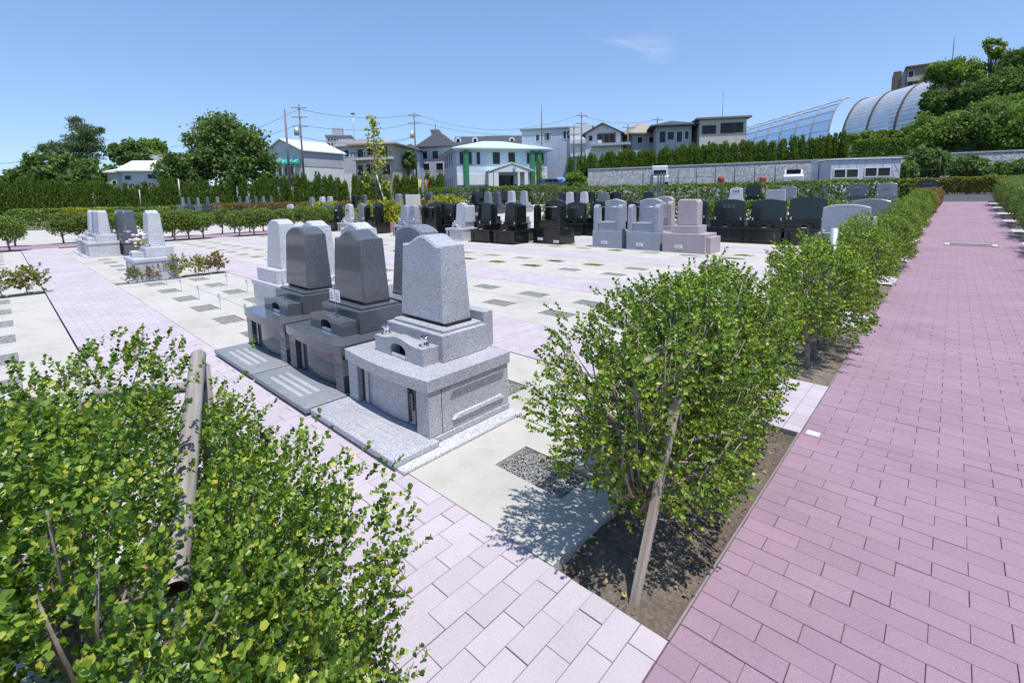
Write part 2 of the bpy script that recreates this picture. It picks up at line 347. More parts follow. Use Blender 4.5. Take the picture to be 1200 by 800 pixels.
PT = np.array([[-1,-1,0],[1,-1,0],[1,1,0],[-1,1,0]]*3, float)
PQ = np.array([(0,1,5,4),(1,2,6,5),(2,3,7,6),(3,0,4,7),(4,5,9,8),(5,6,10,9),(6,7,11,10),(7,4,8,11),(8,9,10,11)])
def paver_block(w, l):
    c = .0014; V = PT*np.array([w/2, l/2, 1])
    V[:4, 2] = -.035; V[4:8, 2] = -c; V[8:, 2] = 0; V[8:, 0] -= np.sign(V[8:, 0])*c; V[8:, 1] -= np.sign(V[8:, 1])*c
    return V
_pm = {}
def lay_pavers(parent, cells, mat, n_single):
    """cells: list of (cx, cy, w, l) with the joint already taken off. The n_single that show largest become objects."""
    def vis(c):
        p = np.array([c[0], c[1], -H]); d = p@CF
        if d < .5: return 1e9
        x = CX+F*(p@CR)/d; y = CY-F*(p@CU)/d
        return d if (-30 < x < 1230 and y < 840) else 1e6+d
    order = sorted(range(len(cells)), key=lambda i: vis(cells[i]))
    single = set(i for i in order[:n_single] if vis(cells[i]) < 1e6)
    rest = []
    for i, c in enumerate(cells):
        if i in single:
            key = (mat, round(c[2], 3), round(c[3], 3))
            if key not in _pm: _pm[key] = np_mesh('paver', paver_block(c[2], c[3]), PQ)
            o = link('paver', _pm[key], M[mat], parent)
            o.location = (c[0]+rng.normal(0, .0006), c[1]+rng.normal(0, .0006), rng.normal(0, .0006))
            o.rotation_euler = (rng.normal(0, .0016), rng.normal(0, .0016), rng.normal(0, .0016))
        else: rest.append(c)
    if rest:
        V = np.concatenate([paver_block(c[2], c[3])+np.array([c[0], c[1], rng.normal(0, .0006)]) for c in rest])
        V[:, 2] += np.interp(V[:, 1], [13, 34.5, 60], [0, .86, 1.35])
        Qs = np.concatenate([PQ+12*i for i in range(len(rest))])
        o = link('paving_field', np_mesh('paving_field', V, Qs), M[mat], parent); o['kind'] = 'stuff'
J = .0025
def bond_cells(x0, x1, y0, y1, w, l, along_x):
    out = []; X0, X1, Y0, Y1 = (x0, x1, y0, y1)
    if along_x:                       # long side along x, rows stacked in y
        n = int(round((Y1-Y0)/w)); w = (Y1-Y0)/n
        for r in range(n):
            x = X0-(l/2 if r % 2 else 0)
            while x < X1-.01:
                a, b = max(x, X0), min(x+l, X1)
                if b-a > .03: out.append(((a+b)/2, Y0+w*(r+.5), b-a-J, w-J))
                x += l
    else:
        n = int(round((X1-X0)/w)); w = (X1-X0)/n
        for r in range(n):
            y = Y0-(l/2 if r % 2 else 0)
            while y < Y1-.01:
                a, b = max(y, Y0), min(y+l, Y1)
                if b-a > .03: out.append((X0+w*(r+.5), (a+b)/2, w-J, b-a-J))
                y += l
    return out
# red avenue
RX0, RX1, RY1 = -.6, 1.32, 34.6
red = sheet('red_path', RX0-.02, RX1+.02, -3, RY1, -.0045, 'joint_red')
lay_pavers(red, bond_cells(RX0, RX1, -.5, RY1, .0945, .214, True), 'paver_red', 300)
# pale cross paths
XL, XR = -23.4, -1.1
for k, s in enumerate(PS):
    if k in (1, 2, 3):
        p = sheet('pale_path', XL-.6, RX0-.004, s, s+PW, -.012, 'joint_sand')
        lay_pavers(p, bond_cells(XL-.6, RX0-.004, s, s+PW, .0998, .191, False), 'paver_pale', 300 if k == 1 else 0)
    else:
        sheet('pale_path', XL-.6, RX0-.004, s, s+PW, 0.0, 'paver_pale')
    if k > 1: sheet('pale_path', RX1+.004, 9, s, s+PW, 0.0, 'paver_pale')
# left avenue and what lies past it
sheet('red_path', -26.4, -24.0, -30, 46, -.004, 'paver_red')
sheet('yard_slab', -44, -26.95, -30, 40, -.02, 'concrete')

PIT = .235, .135                                  # half sizes of a gravel pit
FR = {0: -1.25, 1: 1.905, 2: 4.795, 3: 7.97, 4: 11.58, 5: 14.9, 6: 18.2}
RE = {0: -.137, 1: 2.615, 2: 5.57, 3: 8.86, 4: 12.3, 5: 15.7, 6: 19.0}
OCC = {(1, 1, 0), (1, 2, 0), (1, 3, 0), (1, 2, 1), (1, 3, 1), (1, 4, 1), (1, 5, 1), (1, 16, 0), (1, 17, 0), (1, 18, 0), (1, 10, 0)}   # plots that carry a tomb
pits = []
def slab(x0, x1, y0, y1, z, holes):
    xs = sorted({x0, x1, *[h[0] for h in holes], *[h[1] for h in holes]}); yc = sorted({y0, y1, *[h[2] for h in holes], *[h[3] for h in holes], *[b for b in (13,) if y0 < b < y1]})
    V = []; Q = []
    def q(*p):
        n = len(V); V.extend(p); Q.append((n, n+1, n+2, n+3))
    g = lambda y: gz(y)+z
    for i in range(len(xs)-1):
        for j in range(len(yc)-1):
            a, b, c, d = xs[i], xs[i+1], yc[j], yc[j+1]; mx_, my_ = (a+b)/2, (c+d)/2
            if any(h[0] < mx_ < h[1] and h[2] < my_ < h[3] for h in holes): continue
            q((a, c, g(c)), (b, c, g(c)), (b, d, g(d)), (a, d, g(d)))
    t = .07
    for (a, b, c, d, sg) in [(x0, x1, y0, y1, 1)]+[(*h, -1) for h in holes]:
        P = [(a, c), (b, c), (b, d), (a, d)]
        for i in range(4):
            p, n = P[i], P[(i+1) % 4]
            if sg < 0: p, n = n, p
            q((p[0], p[1], g(p[1])-t), (n[0], n[1], g(n[1])-t), (n[0], n[1], g(n[1])), (p[0], p[1], g(p[1])))
    return struct(link('concrete_slab', np_mesh('concrete_slab', V, Q), M['concrete']))
for k in range(0, len(PS)-1):
    ya, yb = PS[k]+PW+.002, PS[k+1]-.016
    if k > 6:
        slab(XL, XR, ya, yb, 0, []); slab(RX1+.62, 9, ya, yb, 0, []); continue
    mid = (FR[k]+RE[k])/2+.04
    spans = [(XL, -11.82), (-11.5, XR)] if k in (0, 1) else [(XL, XR)]
    for (a, b) in spans:
        for row, (c, d) in enumerate(((ya, mid-.004), (mid+.004, yb))):
            hs = []
            for i, cx in enumerate(COLX):
                x = cx+.08; yc_ = (FR, RE)[row][k]
                if (k, i, row) in OCC or k > 4 or x-PIT[0] < a+.05 or x+PIT[0] > b-.05: continue
                if k == 4 and i > 7: continue
                h = (x-PIT[0], x+PIT[0], yc_-PIT[1], yc_+PIT[1]); hs.append(h); pits.append((x, yc_))
            slab(a, b, c, d, 0, hs)
    if k > 1: slab(RX1+.62, 9, ya, yb, 0, [])
# gravel pits share one mesh of loose stones
def pebbles(n, hx, hy, r0, r1, z0, seed):
    g = np.random.default_rng(seed); T = np.array([[1,0,0],[-1,0,0],[0,1,0],[0,-1,0],[0,0,1],[0,0,-1]], float)
    TF = np.array([(0,2,4),(2,1,4),(1,3,4),(3,0,4),(2,0,5),(1,2,5),(3,1,5),(0,3,5)])
    Vs, Fs = [], []
    for i in range(n):
        r = g.uniform(r0, r1); v = (T*g.uniform(.6, 1.25, (6, 1)))*r*np.array([1, g.uniform(.6, 1), g.uniform(.5, .8)])
        a = g.uniform(0, 6.3); c, s = math.cos(a), math.sin(a); v = v@np.array([[c, s, 0], [-s, c, 0], [0, 0, 1]])
        Vs.append(v+np.array([g.uniform(-hx, hx), g.uniform(-hy, hy), z0+g.uniform(0, .006)])); Fs.append(TF+6*i)
    return np.concatenate(Vs), np.concatenate(Fs)
pv, pf = pebbles(1700, PIT[0]-.004, PIT[1]-.004, .004, .0085, -.014, 3)
pit_me = np_mesh('gravel_stones', pv, pf); pit_me.materials.append(M['pebble'])
pit_bed = np_mesh('gravel_pit', [(-PIT[0], -PIT[1], -.02), (PIT[0], -PIT[1], -.02), (PIT[0], PIT[1], -.02), (-PIT[0], PIT[1], -.02)], [(0, 1, 2, 3)])
pit_bed.materials.append(M['gravel_bed'])
WEED = []
for (x, y) in pits:
    o = struct(link('gravel_pit', pit_bed)); o.location = (x, y, 0)
    c = link('gravel_stones', pit_me, None, o); c['kind'] = 'stuff'
    if y > 7 and random.random() < .3: WEED.append(o)
    if random.random() < .5: c.rotation_euler = (0, 0, math.pi)
# planting beds
def bed(x0, x1, y0, y1, detail=False):
    if not detail:
        return sheet('planting_bed', x0, x1, y0, y1, -.025, 'soil')
    nx, ny = 26, int((y1-y0)/.022); X, Y = np.meshgrid(np.linspace(x0, x1, nx), np.linspace(y0, y1, ny))
    g = np.random.default_rng(5); Z = -.035+g.normal(0, .004, X.shape)+.012*np.sin(X*9+1)*np.sin(Y*5.3)+.008*np.sin(Y*17+X*7)
    Vb = np.stack([X, Y, Z], -1).reshape(-1, 3); Qb = [(j*nx+i, j*nx+i+1, (j+1)*nx+i+1, (j+1)*nx+i) for j in range(ny-1) for i in range(nx-1)]
    o = struct(link('planting_bed', np_mesh('planting_bed', Vb, Qb, True), M['soil']))
    pv, pf = pebbles(900, (x1-x0)/2-.01, (y1-y0)/2-.01, .003, .010, -.03, 9)
    c = link('soil_clods', np_mesh('soil_clods', pv, pf), M['clod'], o); c.location = ((x0+x1)/2, (y0+y1)/2, 0); c['kind'] = 'stuff'
    return o
for k in range(0, len(PS)-1):
    ya, yb = PS[k]+PW+.004, PS[k+1]-.004
    bed(XR+.002, RX0-.012, ya, yb, k in (0, 1))
    struct(MB().box(RX0-.012, RX0-.002, ya, yb, gz((ya+yb)/2)-.08, gz((ya+yb)/2)+.004, .004).build('kerb', M['kerb_concrete'])) if yb < 13 else None
    bed(RX1+.004, RX1+.6, ya, yb)
    bed(XL-.6+.002, XL-.002, ya, yb); bed(-26.93, -26.41, ya, yb)
bed(-11.81, -11.51, PS[1]+PW, PS[2]-.04); bed(-11.81, -11.51, PS[0]+PW, PS[1]-.04)
# the end of the avenue
sheet('car_park', -30, 12, RY1+.15, 62, .0, 'asphalt')
struct(MB().box(RX0, RX1, RY1, RY1+.15, gz(RY1)-.1, gz(RY1)+.02, .01).build('kerb', M['kerb_concrete']))
tag(MB().box(.02, .78, 16.10, 16.46, .10, gz(16.3)+.010, .004).build('drain_grate', M['frame_dark']), 'slim steel drain grate in a white frame across the red path', 'grate')
g0 = bpy.data.objects['drain_grate']
for a, b, c_, d_ in ((-.08, .018, 16.0, 16.56), (.782, .88, 16.0, 16.56), (.0185, .7815, 16.06, 16.098), (.0185, .7815, 16.462, 16.50)): MB().box(a, b, c_, d_, .09, gz(16.3)+.016, .004).build('frame_bar', M['concrete'], g0)
mk = tag(MB().box(-.575, -.505, 3.30, 3.355, -.003, .006, .003).build('survey_marker', M['white_plate']), 'small white marker plate set in the red paving beside the pale strip', 'marker')
MB().box(-.568, -.512, 3.318, 3.322, .006, .0068).build('engraved_line', M['ink'], mk)
MB().box(-.568, -.512, 3.334, 3.337, .006, .0068).build('engraved_line', M['ink'], mk)
# ------------------------------------------------------------------ plants
LT = np.array([[0, 0, 0], [.31, .25, .07], [.43, .74, .08], [0, .98, -.05], [-.43, .74, .08], [-.31, .25, .07]], float)
LQ = np.array([(0, 1, 2, 3), (0, 3, 4, 5)])
def nrm(a): return a/(np.linalg.norm(a, axis=-1, keepdims=True)+1e-9)
def leaves(P, D, nper, size, length, g, width=1.0, theta=(.55, 1.15)):
    """leafy shoots: P tips' bases, D directions; returns vertices and quads, one small island per leaf"""
    n = len(P); P = np.repeat(P, nper, 0); D = nrm(np.repeat(D, nper, 0)); k = np.tile(np.arange(nper), n)
    a = nrm(np.cross(D, np.where(np.abs(D[:, :1]) < .8, [[1., 0, 0]], [[0, 1., 0]]))); b = np.cross(D, a)
    ph = k*2.4+np.repeat(g.uniform(0, 6.28, n), nper)+g.normal(0, .35, len(k))
    rad = a*np.cos(ph)[:, None]+b*np.sin(ph)[:, None]
    th = g.uniform(*theta, len(k))*(1.1-.5*k/nper)
    ax = nrm(D*np.cos(th)[:, None]+rad*np.sin(th)[:, None]+g.normal(0, .14, D.shape))
    nm = nrm(D*np.sin(th)[:, None]-rad*np.cos(th)[:, None]+g.normal(0, .22, D.shape)); sx = nrm(np.cross(ax, nm)); nm = np.cross(sx, ax)
    o = P+D*(length*(.15+.85*k/nper))[:, None]
    s = (size*g.uniform(.6, 1.2, len(k)))[:, None, None]
    Vv = o[:, None]+s*(LT[None, :, 0:1]*width*sx[:, None]+LT[None, :, 1:2]*ax[:, None]+LT[None, :, 2:3]*nm[:, None])
    Qq = LQ[None]+6*np.arange(len(k))[:, None, None]
    return Vv.reshape(-1, 3), Qq.reshape(-1, 4)
def lump(d, g, amp, freq, n=9):
    out = np.zeros(len(d))
    for _ in range(n):
        out += np.sin(d@g.normal(0, freq, 3)+g.uniform(0, 6.28))
    return 1+amp*out/math.sqrt(n)
def box_shell(n, half, g, e=4, inner=.62, lumps=.10, freq=3.0, zmin=-1.0, ls=4, clump=0, cr=.03):
    """points and outward directions in the outer shell of a clipped (rounded-box) bush"""
    d = nrm(g.normal(0, 1, (int(n*1.6), 3))); d = d[d[:, 2] > zmin][:n]
    r = (np.abs(d)**e).sum(1)**(-1/e); L = lump(d, np.random.default_rng(ls), lumps, freq)
    t = 1-(1-inner)*g.random(len(d))**1.7
    p = d*(r*L*t)[:, None]*half
    if clump:
        ci = g.integers(0, clump, len(p)); p = p[ci]+g.normal(0, cr, p.shape); d = d[ci]
    return p, nrm(d/np.asarray(half)*max(half)+np.array([0, 0, .45])+g.normal(0, .45, d.shape))
def branchset(roots, tips, g, r0=.012, r1=.003, n=5, sag=.12):
    mb = MB()
    for t in tips:
        r = roots[np.argmin(np.linalg.norm(roots[:, :2]-t[:2], axis=1)+g.normal(0, .1, len(roots)))]
        mid = r*.5+t*.5+np.array([0, 0, -sag*abs(t[2]-r[2])])+g.normal(0, .03, 3)
        pts = [r, r*.65+mid*.35+np.array([0, 0, .03]), mid, mid*.45+t*.55+g.normal(0, .012, 3), t]
        rs = np.linspace(r0, r1, 5)*g.uniform(.7, 1.2); mb.tube(pts, list(rs), n)
    return mb
def shrub(name, loc, half, zc, nshoot, nper, size, length, mat, seed, ntrunk=3, ntwig=30, lumps=.1, inner=.6, label=None, cat='shrub', group=None, spread=.5, e=4, zmin=-1, trunk_r=.014, clump=0, width=1.0):
    """an Empty > foliage, branches. half = half sizes, zc = height of the foliage centre"""
    g = np.random.default_rng(seed); half = np.array(half, float)
    root = empty(name, loc, 0, label, cat, group)
    p, d = box_shell(nshoot, half, g, e, inner, lumps, 3.2, zmin, seed, clump, .03); p = p+np.array([0, 0, zc])
    kp = p[:, 2] > .04; p, d = p[kp], d[kp]
    Vv, Qq = leaves(p, d, nper, size, length, g, width)
    fo = link('foliage', np_mesh('foliage', Vv, Qq), M[mat], root); fo['kind'] = 'stuff'
    roots = np.stack([g.uniform(-.3, .3, ntrunk)*half[0], np.linspace(-spread, spread, ntrunk)*half[1]*(ntrunk > 1), np.zeros(ntrunk)], 1)
    mb = MB(); fork = []
    for r in roots:
        top = r+np.array([g.normal(0, .05), g.normal(0, .05), zc*.75])
        mb.tube([r-np.array([0, 0, .05]), r*.5+top*.5+g.normal(0, .012, 3), top], [trunk_r*1.15, trunk_r, trunk_r*.6], 7); fork.append(top); fork.append(r*.55+top*.45)
    idx = g.choice(len(p), min(ntwig, len(p)), replace=False)
    b2 = branchset(np.array(fork), p[idx], g, trunk_r*.5, .0022, 5)
    mb.add(b2.v, b2.f, True)
    mb.build('branches', M['twig'], root)
    return root

g = np.random.default_rng(66)
wp = np.stack([g.uniform(-.20, .20, 90), g.uniform(-.11, .11, 90), np.full(90, -.012)], 1)
wv, wq = leaves(wp, np.tile([[0, 0, 1.]], (90, 1))+g.normal(0, .3, (90, 3)), 5, .05, .03, g, .35, (.2, .8))
wme = np_mesh('weeds', wv, wq); wme.materials.append(M['leaf_yellow'])
for o in WEED:
    c = link('weeds', wme, None, o); c['kind'] = 'stuff'; c.scale = (random.uniform(.5, 1), random.uniform(.5, 1), random.uniform(.25, .5)); c.location = (random.uniform(-.05, .05), 0, 0)
# the clipped bush in the foreground, lower left, with its tilted poles
def near_bush():
    g = np.random.default_rng(11)
    root = empty('holly_bush', (-1.37, -.12, 0), 0, 'large clipped evergreen bush with a hollow grey pole sticking out, in the foreground', 'bush')
    half = np.array([.82, .60, .53]); zc = .53
    p, d = box_shell(38000, half, g, 3.4, .62, .07, 6.0, -.8, 4, 5600, .024); p = p+np.array([0, 0, zc])
    w = p+np.array([-1.37, -.12, 0])                                       # keep the opening round the poles airy
    keep = np.ones(len(w), bool); cam_ = np.array([0, 0, H]); wc = w-cam_; far_ = np.linalg.norm(wc, axis=1)
    keep &= g.random(len(w)) < np.clip(1.45-.42*far_, .68, 1)
    for a, b, wd_, pr_ in (((-1.18, .18, .67), (-1.93, .43, .97), .031, .94), ((-1.80, .43, .89), (-2.06, .20, .87), .034, .92), ((-1.55, .02, .72), (-1.75, .30, .80), .06, .5)):
        a, b = np.array(a), np.array(b); ab = b-a; t = np.clip(((w-a)@ab)/(ab@ab), 0, 1); q = a+t[:, None]*ab; tt = ((w-a)@ab)/(ab@ab)
        keep &= ~((np.linalg.norm(w-q, axis=1) < .07) & (g.random(len(w)) < pr_))          # loose, twiggy gap above each pole
        pn = np.cross(a-cam_, b-cam_); pn /= np.linalg.norm(pn); off = np.abs(wc@pn); front = far_ < np.linalg.norm(q-cam_, axis=1)+.02
        keep &= ~(front & (off < wd_+.02*np.sin(tt*9)) & (tt > -.42) & (tt < 1.12) & (g.random(len(w)) < pr_))
    p, d = p[keep], d[keep]
    out_ = g.random(len(p)) < .05; p = p+d*(out_*g.uniform(.02, .09, len(p)))[:, None]
    Vv, Qq = leaves(p, d, 7, .0116, .036, g, 1.10)
    fo = link('foliage', np_mesh('foliage', Vv, Qq), M['leaf_holly'], root); fo['kind'] = 'stuff'
    roots = np.array([[.25, .2, 0], [-.2, .15, 0], [.1, -.25, 0], [-.35, -.1, 0]])
    mb = MB(); fork = []
    for r in roots:
        top = r+np.array([g.normal(0, .06), g.normal(0, .06), .42])
        mb.tube([r-np.array([0, 0, .06]), r*.5+top*.5+g.normal(0, .02, 3), top], [.024, .02, .013], 8); fork += [top, r*.4+top*.6]
    idx = g.choice(len(p), 190, replace=False)
    b2 = branchset(np.array(fork), p[idx]+d[idx]*.04, g, .0075, .0018, 5, .05); mb.add(b2.v, b2.f, True)
    mb.build('branches', M['twig'], root)
near_bush()
def hollow_pole(name, a, b, r0, r1, label, wall=.007):
    a, b = np.array(a, float), np.array(b, float); d = b-a; L = np.linalg.norm(d)
    mb = MB(); n = 20; g = np.random.default_rng(2)
    zs = np.linspace(0, L, 12); ri = []
    for z in zs: 
        r = r0+(r1-r0)*z/L
        ri.append([(r*(1+.025*math.sin(3*t+z*9))*math.cos(t), r*(1+.025*math.sin(3*t+z*9))*math.sin(t), z) for t in np.arange(n)*2*math.pi/n])
    mb.loft(ri, False, True)
    inn = [[(x*k, y*k, z) for x, y, z in ri[0]] for k, z in ((1, 0), (1-wall/r0*1.2, -.001), )]
    inn += [[(x*(1-wall/r0*1.4), y*(1-wall/r0*1.4), .10) for x, y, _ in ri[0]]]
    o = mb.build(name, M['grey_pole'])
    mi = MB(); mi.loft(inn, False, True); mi.add([(x, y, .09) for x, y, _ in inn[2]], [tuple(range(n))]); mi.build('hollow_end', M['pole_inside'], o)
    o.location = a; o.rotation_euler = Vector(d).to_track_quat('Z', 'X').to_euler()
    return tag(o, label, 'pole')
hollow_pole('support_pole', (-1.193, .179, .663), (-1.93, .433, .967), .026, .0245, 'weathered grey hollow pole lying through the foreground bush, open end to the viewer')
hollow_pole('cross_pole', (-1.838, .418,   .880), (-2.10, .165, .868), .018, .017, 'thin grey cross pole lashed behind the end of the hollow pole')
st = MB().tube([(-1.9, .45, -.05), (-1.93, .44, .45), (-1.915, .435, .93)], [.03, .028, .026], 10).build('support_post', M['grey_pole'])
tag(st, 'grey round post standing inside the foreground bush under the pole ends', 'post')
tag(MB().tube([(-1.62, -.02, .72), (-1.50, .06, .73)], [.012, .013], 8).build('cut_stub', M['grey_pole']), 'short grey cut stub among the leaves left of the hollow pole', 'stub')

# the tall bush right of the tombs with its stake
rb = shrub('holly_bush', (-.92, 2.36, 0), (.345, .92, .47), .64, 8300, 8, .0152, .058, 'leaf_holly', 21, 4, 380, .13, .30,
           'tall loose evergreen bush with a slanting wooden stake, beside the red path', 'bush', None, .7, 2.7, -1, .016, clump=1700, width=1.2)
def stake(p0, p1, w, label):
    d = Vector(p1)-Vector(p0); L = d.length
    o = MB().box(-w/2, w/2, -w/2, w/2, -.08, L, .003).build('wooden_stake', M['stake_wood']); o.location = p0
    o.rotation_euler = d.to_track_quat('Z', 'X').to_euler(); return tag(o, label, 'stake')
stake((-.775, 1.475, -.03), (-.72, 1.69, .735), .027, 'square brown wooden stake leaning into the tall bush by the red path')
hollow_pole('support_rail', (-.93, 1.72, .78), (-.96, 3.1, .86), .02, .02, 'grey pole end just visible inside the tall bush beside the concrete')
# the bushes that follow along the avenue (one per bed, shared foliage meshes)
proto = []
for i in range(2):
    proto.append(shrub('path_bush', (0, 0, 0), (.33, .92, .42), .66, 4200, 7, .020, .060, 'leaf_holly', 31+i, 4, 120, .17, .45, 'x', 'bush', 'bushes along the left side of the red path', .75, 3.4, -1, .02, clump=700, width=1.2))
bush_names = ['second clipped bush along the red path, just past the first pale strip', 'third clipped bush along the red path, a galvanised post showing in it',
              'fourth clipped bush along the red path', 'fifth clipped bush along the red path', 'sixth clipped bush along the red path', 'seventh clipped bush along the red path',
              'eighth clipped bush along the red path, low and far off']
for i, k in enumerate(range(2, 9)):
    ya, yb = PS[k]+PW, PS[k+1]; o = proto[i] if i < 2 else copy_tree(proto[i % 2])
    yc_ = (ya+yb)/2; o.location = (-.88, yc_, gz(yc_)-.03); o.scale = (1, (yb-ya)/2.0*.84, 1.0-.02*(i % 3)); o['label'] = bush_names[i]
shrub('rust_shrub', (-.80, 26.2, gz(26.2)), (.32, 1.2, .34), .44, 900, 6, .05, .1, 'leaf_rust', 42, 3, 20, .12, .5, 'bronze leafed shrub second from the far end of the red path', 'shrub', None)
rust = shrub('rust_shrub', (-.80, 30.6, gz(30.6)), (.34, 1.7, .36), .48, 1500, 6, .05, .1, 'leaf_rust', 41, 1, 20, .1, .5, 'rusty orange leafed shrub at the far end of the red path', 'shrub', None)
tag(MB().tube([(-.80, 5.35, -.1), (-.80, 5.35, 1.16)], .03, 10).build('galvanised_post', M['galv']), 'short galvanised round post poking out of the bushes left of the path', 'post')
tag(MB().box(-.98, -.82, 9.0, 9.02, .95, 1.12, .004).build('small_tag_plate', M['white_plate']), 'small white tag plate hanging in the bushes along the red path', 'plate')
# hedge on the right of the avenue
rp_ = shrub('hedge_bush', (0, 0, 0), (.52, 1.05, .50), .70, 3000, 6, .030, .07, 'leaf_hedge', 51, 3, 30, .08, .5, 'x', 'hedge', 'clipped hedge bushes on the right of the red path', .7, 4, -1, .02, clump=900)
ords = ['nearest', 'second', 'third', 'fourth', 'fifth', 'sixth', 'farthest']
for i, k in enumerate(range(4, 11)):
    ya, yb = PS[k]+PW, PS[k+1]; yc_ = (ya+yb)/2; o = rp_ if i == 0 else copy_tree(rp_)
    o.location = (RX1+.62, yc_, gz(yc_)-.03); o.scale = (1, (yb-ya)/2.1, 1.05); o['label'] = ords[i]+' of the clipped hedge bushes on the right of the red path'
# shrubs with bare trunks along the left avenue
ls = [shrub('standard_shrub', (0, 0, 0), (.40, .40, .36), .80, 900, 6, .045, .09, 'leaf_hedge', 61+i, 1, 26, .18, .4, 'x', 'shrub', 'shrubs lining the far left avenue', .2, 2.6, -.9, .03) for i in range(3)]
n_ls = 0
def place_ls(x, y, s, label):
    global n_ls
    o = ls[n_ls] if n_ls < 3 else copy_tree(ls[n_ls % 3]); n_ls += 1
    o.location = (x, y, gz(y)-.03); o.scale = (s, s, s*random.uniform(.95, 1.08)); o.rotation_euler = (0, 0, random.uniform(0, 6)); o['label'] = label
for k in range(0, 5):
    ya, yb = PS[k]+PW+.25, PS[k+1]-.25
    nn = 4 if k else 3
    for j in range(nn):
        y = ya+(yb-ya)*j/(nn-1)
        if k != 1: place_ls(-23.75, y, 1.0 if k else .95, 'leafy shrub on a short bare trunk lining the near side of the far left avenue')
        place_ls(-26.68, y+.1, 1.0, 'leafy shrub on a short bare trunk lining the far side of the far left avenue')
# little bronze azaleas in the centre bed
az = [shrub('azalea', (0, 0, 0), (.16, .15, .15), .25, 120, 5, .036, .06, 'leaf_azalea' if i != 1 else 'leaf_rust', 71+i, 1, 16, .25, .3, 'x', 'azalea', 'small bronze azaleas in the centre bed', .3, 2, -.8, .008) for i in range(3)]
azl = [(-11.66, 1.72, .8, 'small yellowish azalea right against the front of the flowered tomb'), (-11.66, 1.98, .9, 'small rust coloured azalea before the side of the flowered tomb'),
       (-11.66, 2.38, 1.2, 'tallest bronze azalea in the centre bed beside the tomb corner'), (-11.66, 2.78, 1.05, 'thin bronze azalea second from the right end of the centre bed'), (-11.66, 3.12, 1.1, 'open bronze azalea at the right end of the centre bed'),
       (-11.66, .25, 1.25, 'bronze azalea nearest the pale path in the bed at the left edge'), (-11.66, -.12, 1.2, 'bronze azalea cut by the left edge of the picture')]
for i, (x, y, s, lb) in enumerate(azl):
    o = az[i] if i < 3 else copy_tree(az[i % 3]); o.location = (x, y, -.03); o.scale = (s, s, s); o.rotation_euler = (0, 0, i*1.3); o['label'] = lb
# box hedges farther back
def clipped_hedge(x0, y0, x1, y1, w, h, mat, label, seed, dens=260, sz=.055, z=None, group=None):
    L = math.hypot(x1-x0, y1-y0); g = np.random.default_rng(seed); n = int(dens*L)
    root = empty('clipped_hedge', ((x0+x1)/2, (y0+y1)/2, gz((y0+y1)/2)-.03 if z is None else z), math.atan2(y1-y0, x1-x0), label, 'hedge', group)
    f = g.random(n); p = np.zeros((n, 3)); d = np.zeros((n, 3))
    p[:, 0] = g.uniform(-L/2, L/2, n); a = g.uniform(-w/2, w/2, n); zz = g.uniform(.08, h, n)
    top = f < .42; side = f >= .42
    p[top, 1] = a[top]; p[top, 2] = h+g.normal(0, .025, top.sum()); d[top] = [0, 0, 1]
    sg = np.where(g.random(n) < .7, -1, 1); p[side, 1] = (sg*w/2*(1-.12*g.random(n)**2))[side]; p[side, 2] = zz[side]; d[side, 1] = sg[side]; d[side, 2] = .5
    p[:, 2] += .035*np.sin(p[:, 0]*3.1+seed)+.02*np.sin(p[:, 0]*7.7); p[:, 1] += .03*np.sin(p[:, 0]*4.2+seed*2)
    Vv, Qq = leaves(p, d+g.normal(0, .4, d.shape), 4, sz, sz*1.4, g, 1.2)
    fo = link('foliage', np_mesh('foliage', Vv, Qq), M[mat], root); fo['kind'] = 'stuff'
    mb = MB()
    for x in np.arange(-L/2+.2, L/2-.1, .6): mb.tube([(x, 0, -.05), (x+.03, .02, h*.55), (x-.03, .04, h*.9)], [.02, .015, .006], 5)
    mb.build('stems', M['twig'], root)
    return root
# ------------------------------------------------------------------ tombs
def top_profile(kind, w, h, n=18, rise=.07):
    xs = np.linspace(w/2, -w/2, n)
    u = xs/(w/2)
    if kind == 'wave': z = h-rise+rise*(.5+.5*np.cos(np.pi*np.clip(np.abs(u)*1.12, 0, 1)))+.012*np.clip(np.abs(u)-.88, 0, 1)
    elif kind == 'arch': z = h-rise*(np.abs(u)**2.2)
    elif kind == 'peak': z = h-rise*np.abs(u)*(.75+.25*np.abs(u))
    elif kind == 'round': z = h-rise*1.6*(1-np.sqrt(np.clip(1-u**2*.96, 0, 1)))
    else: z = np.where(np.abs(u) > .9, h-.05, h+0*u)
    return xs, z
def stele_mesh(kind, wb, wt, h, db, dt, rise=.07, c=.010):
    xs, zs = top_profile(kind, wt, h, 18, rise)
    prof = [(-wb/2, 0.0), (wb/2, 0.0)]+list(zip(xs, zs))
    P = np.array(prof); cen = np.array([0, h*.5])
    def ring(side, k, yo):
        out = []
        for x, z in P:
            q = np.array([x, z]); d = cen-q; l = np.linalg.norm(d); q = q+d/l*k
            hd = (db+(dt-db)*z/h)/2
            out.append((q[0], side*(hd-yo), q[1]))
        return out
    return MB().loft([ring(-1, c*1.3, 0), ring(-1, 0, c), ring(1, 0, c), ring(1, c*1.3, 0)])
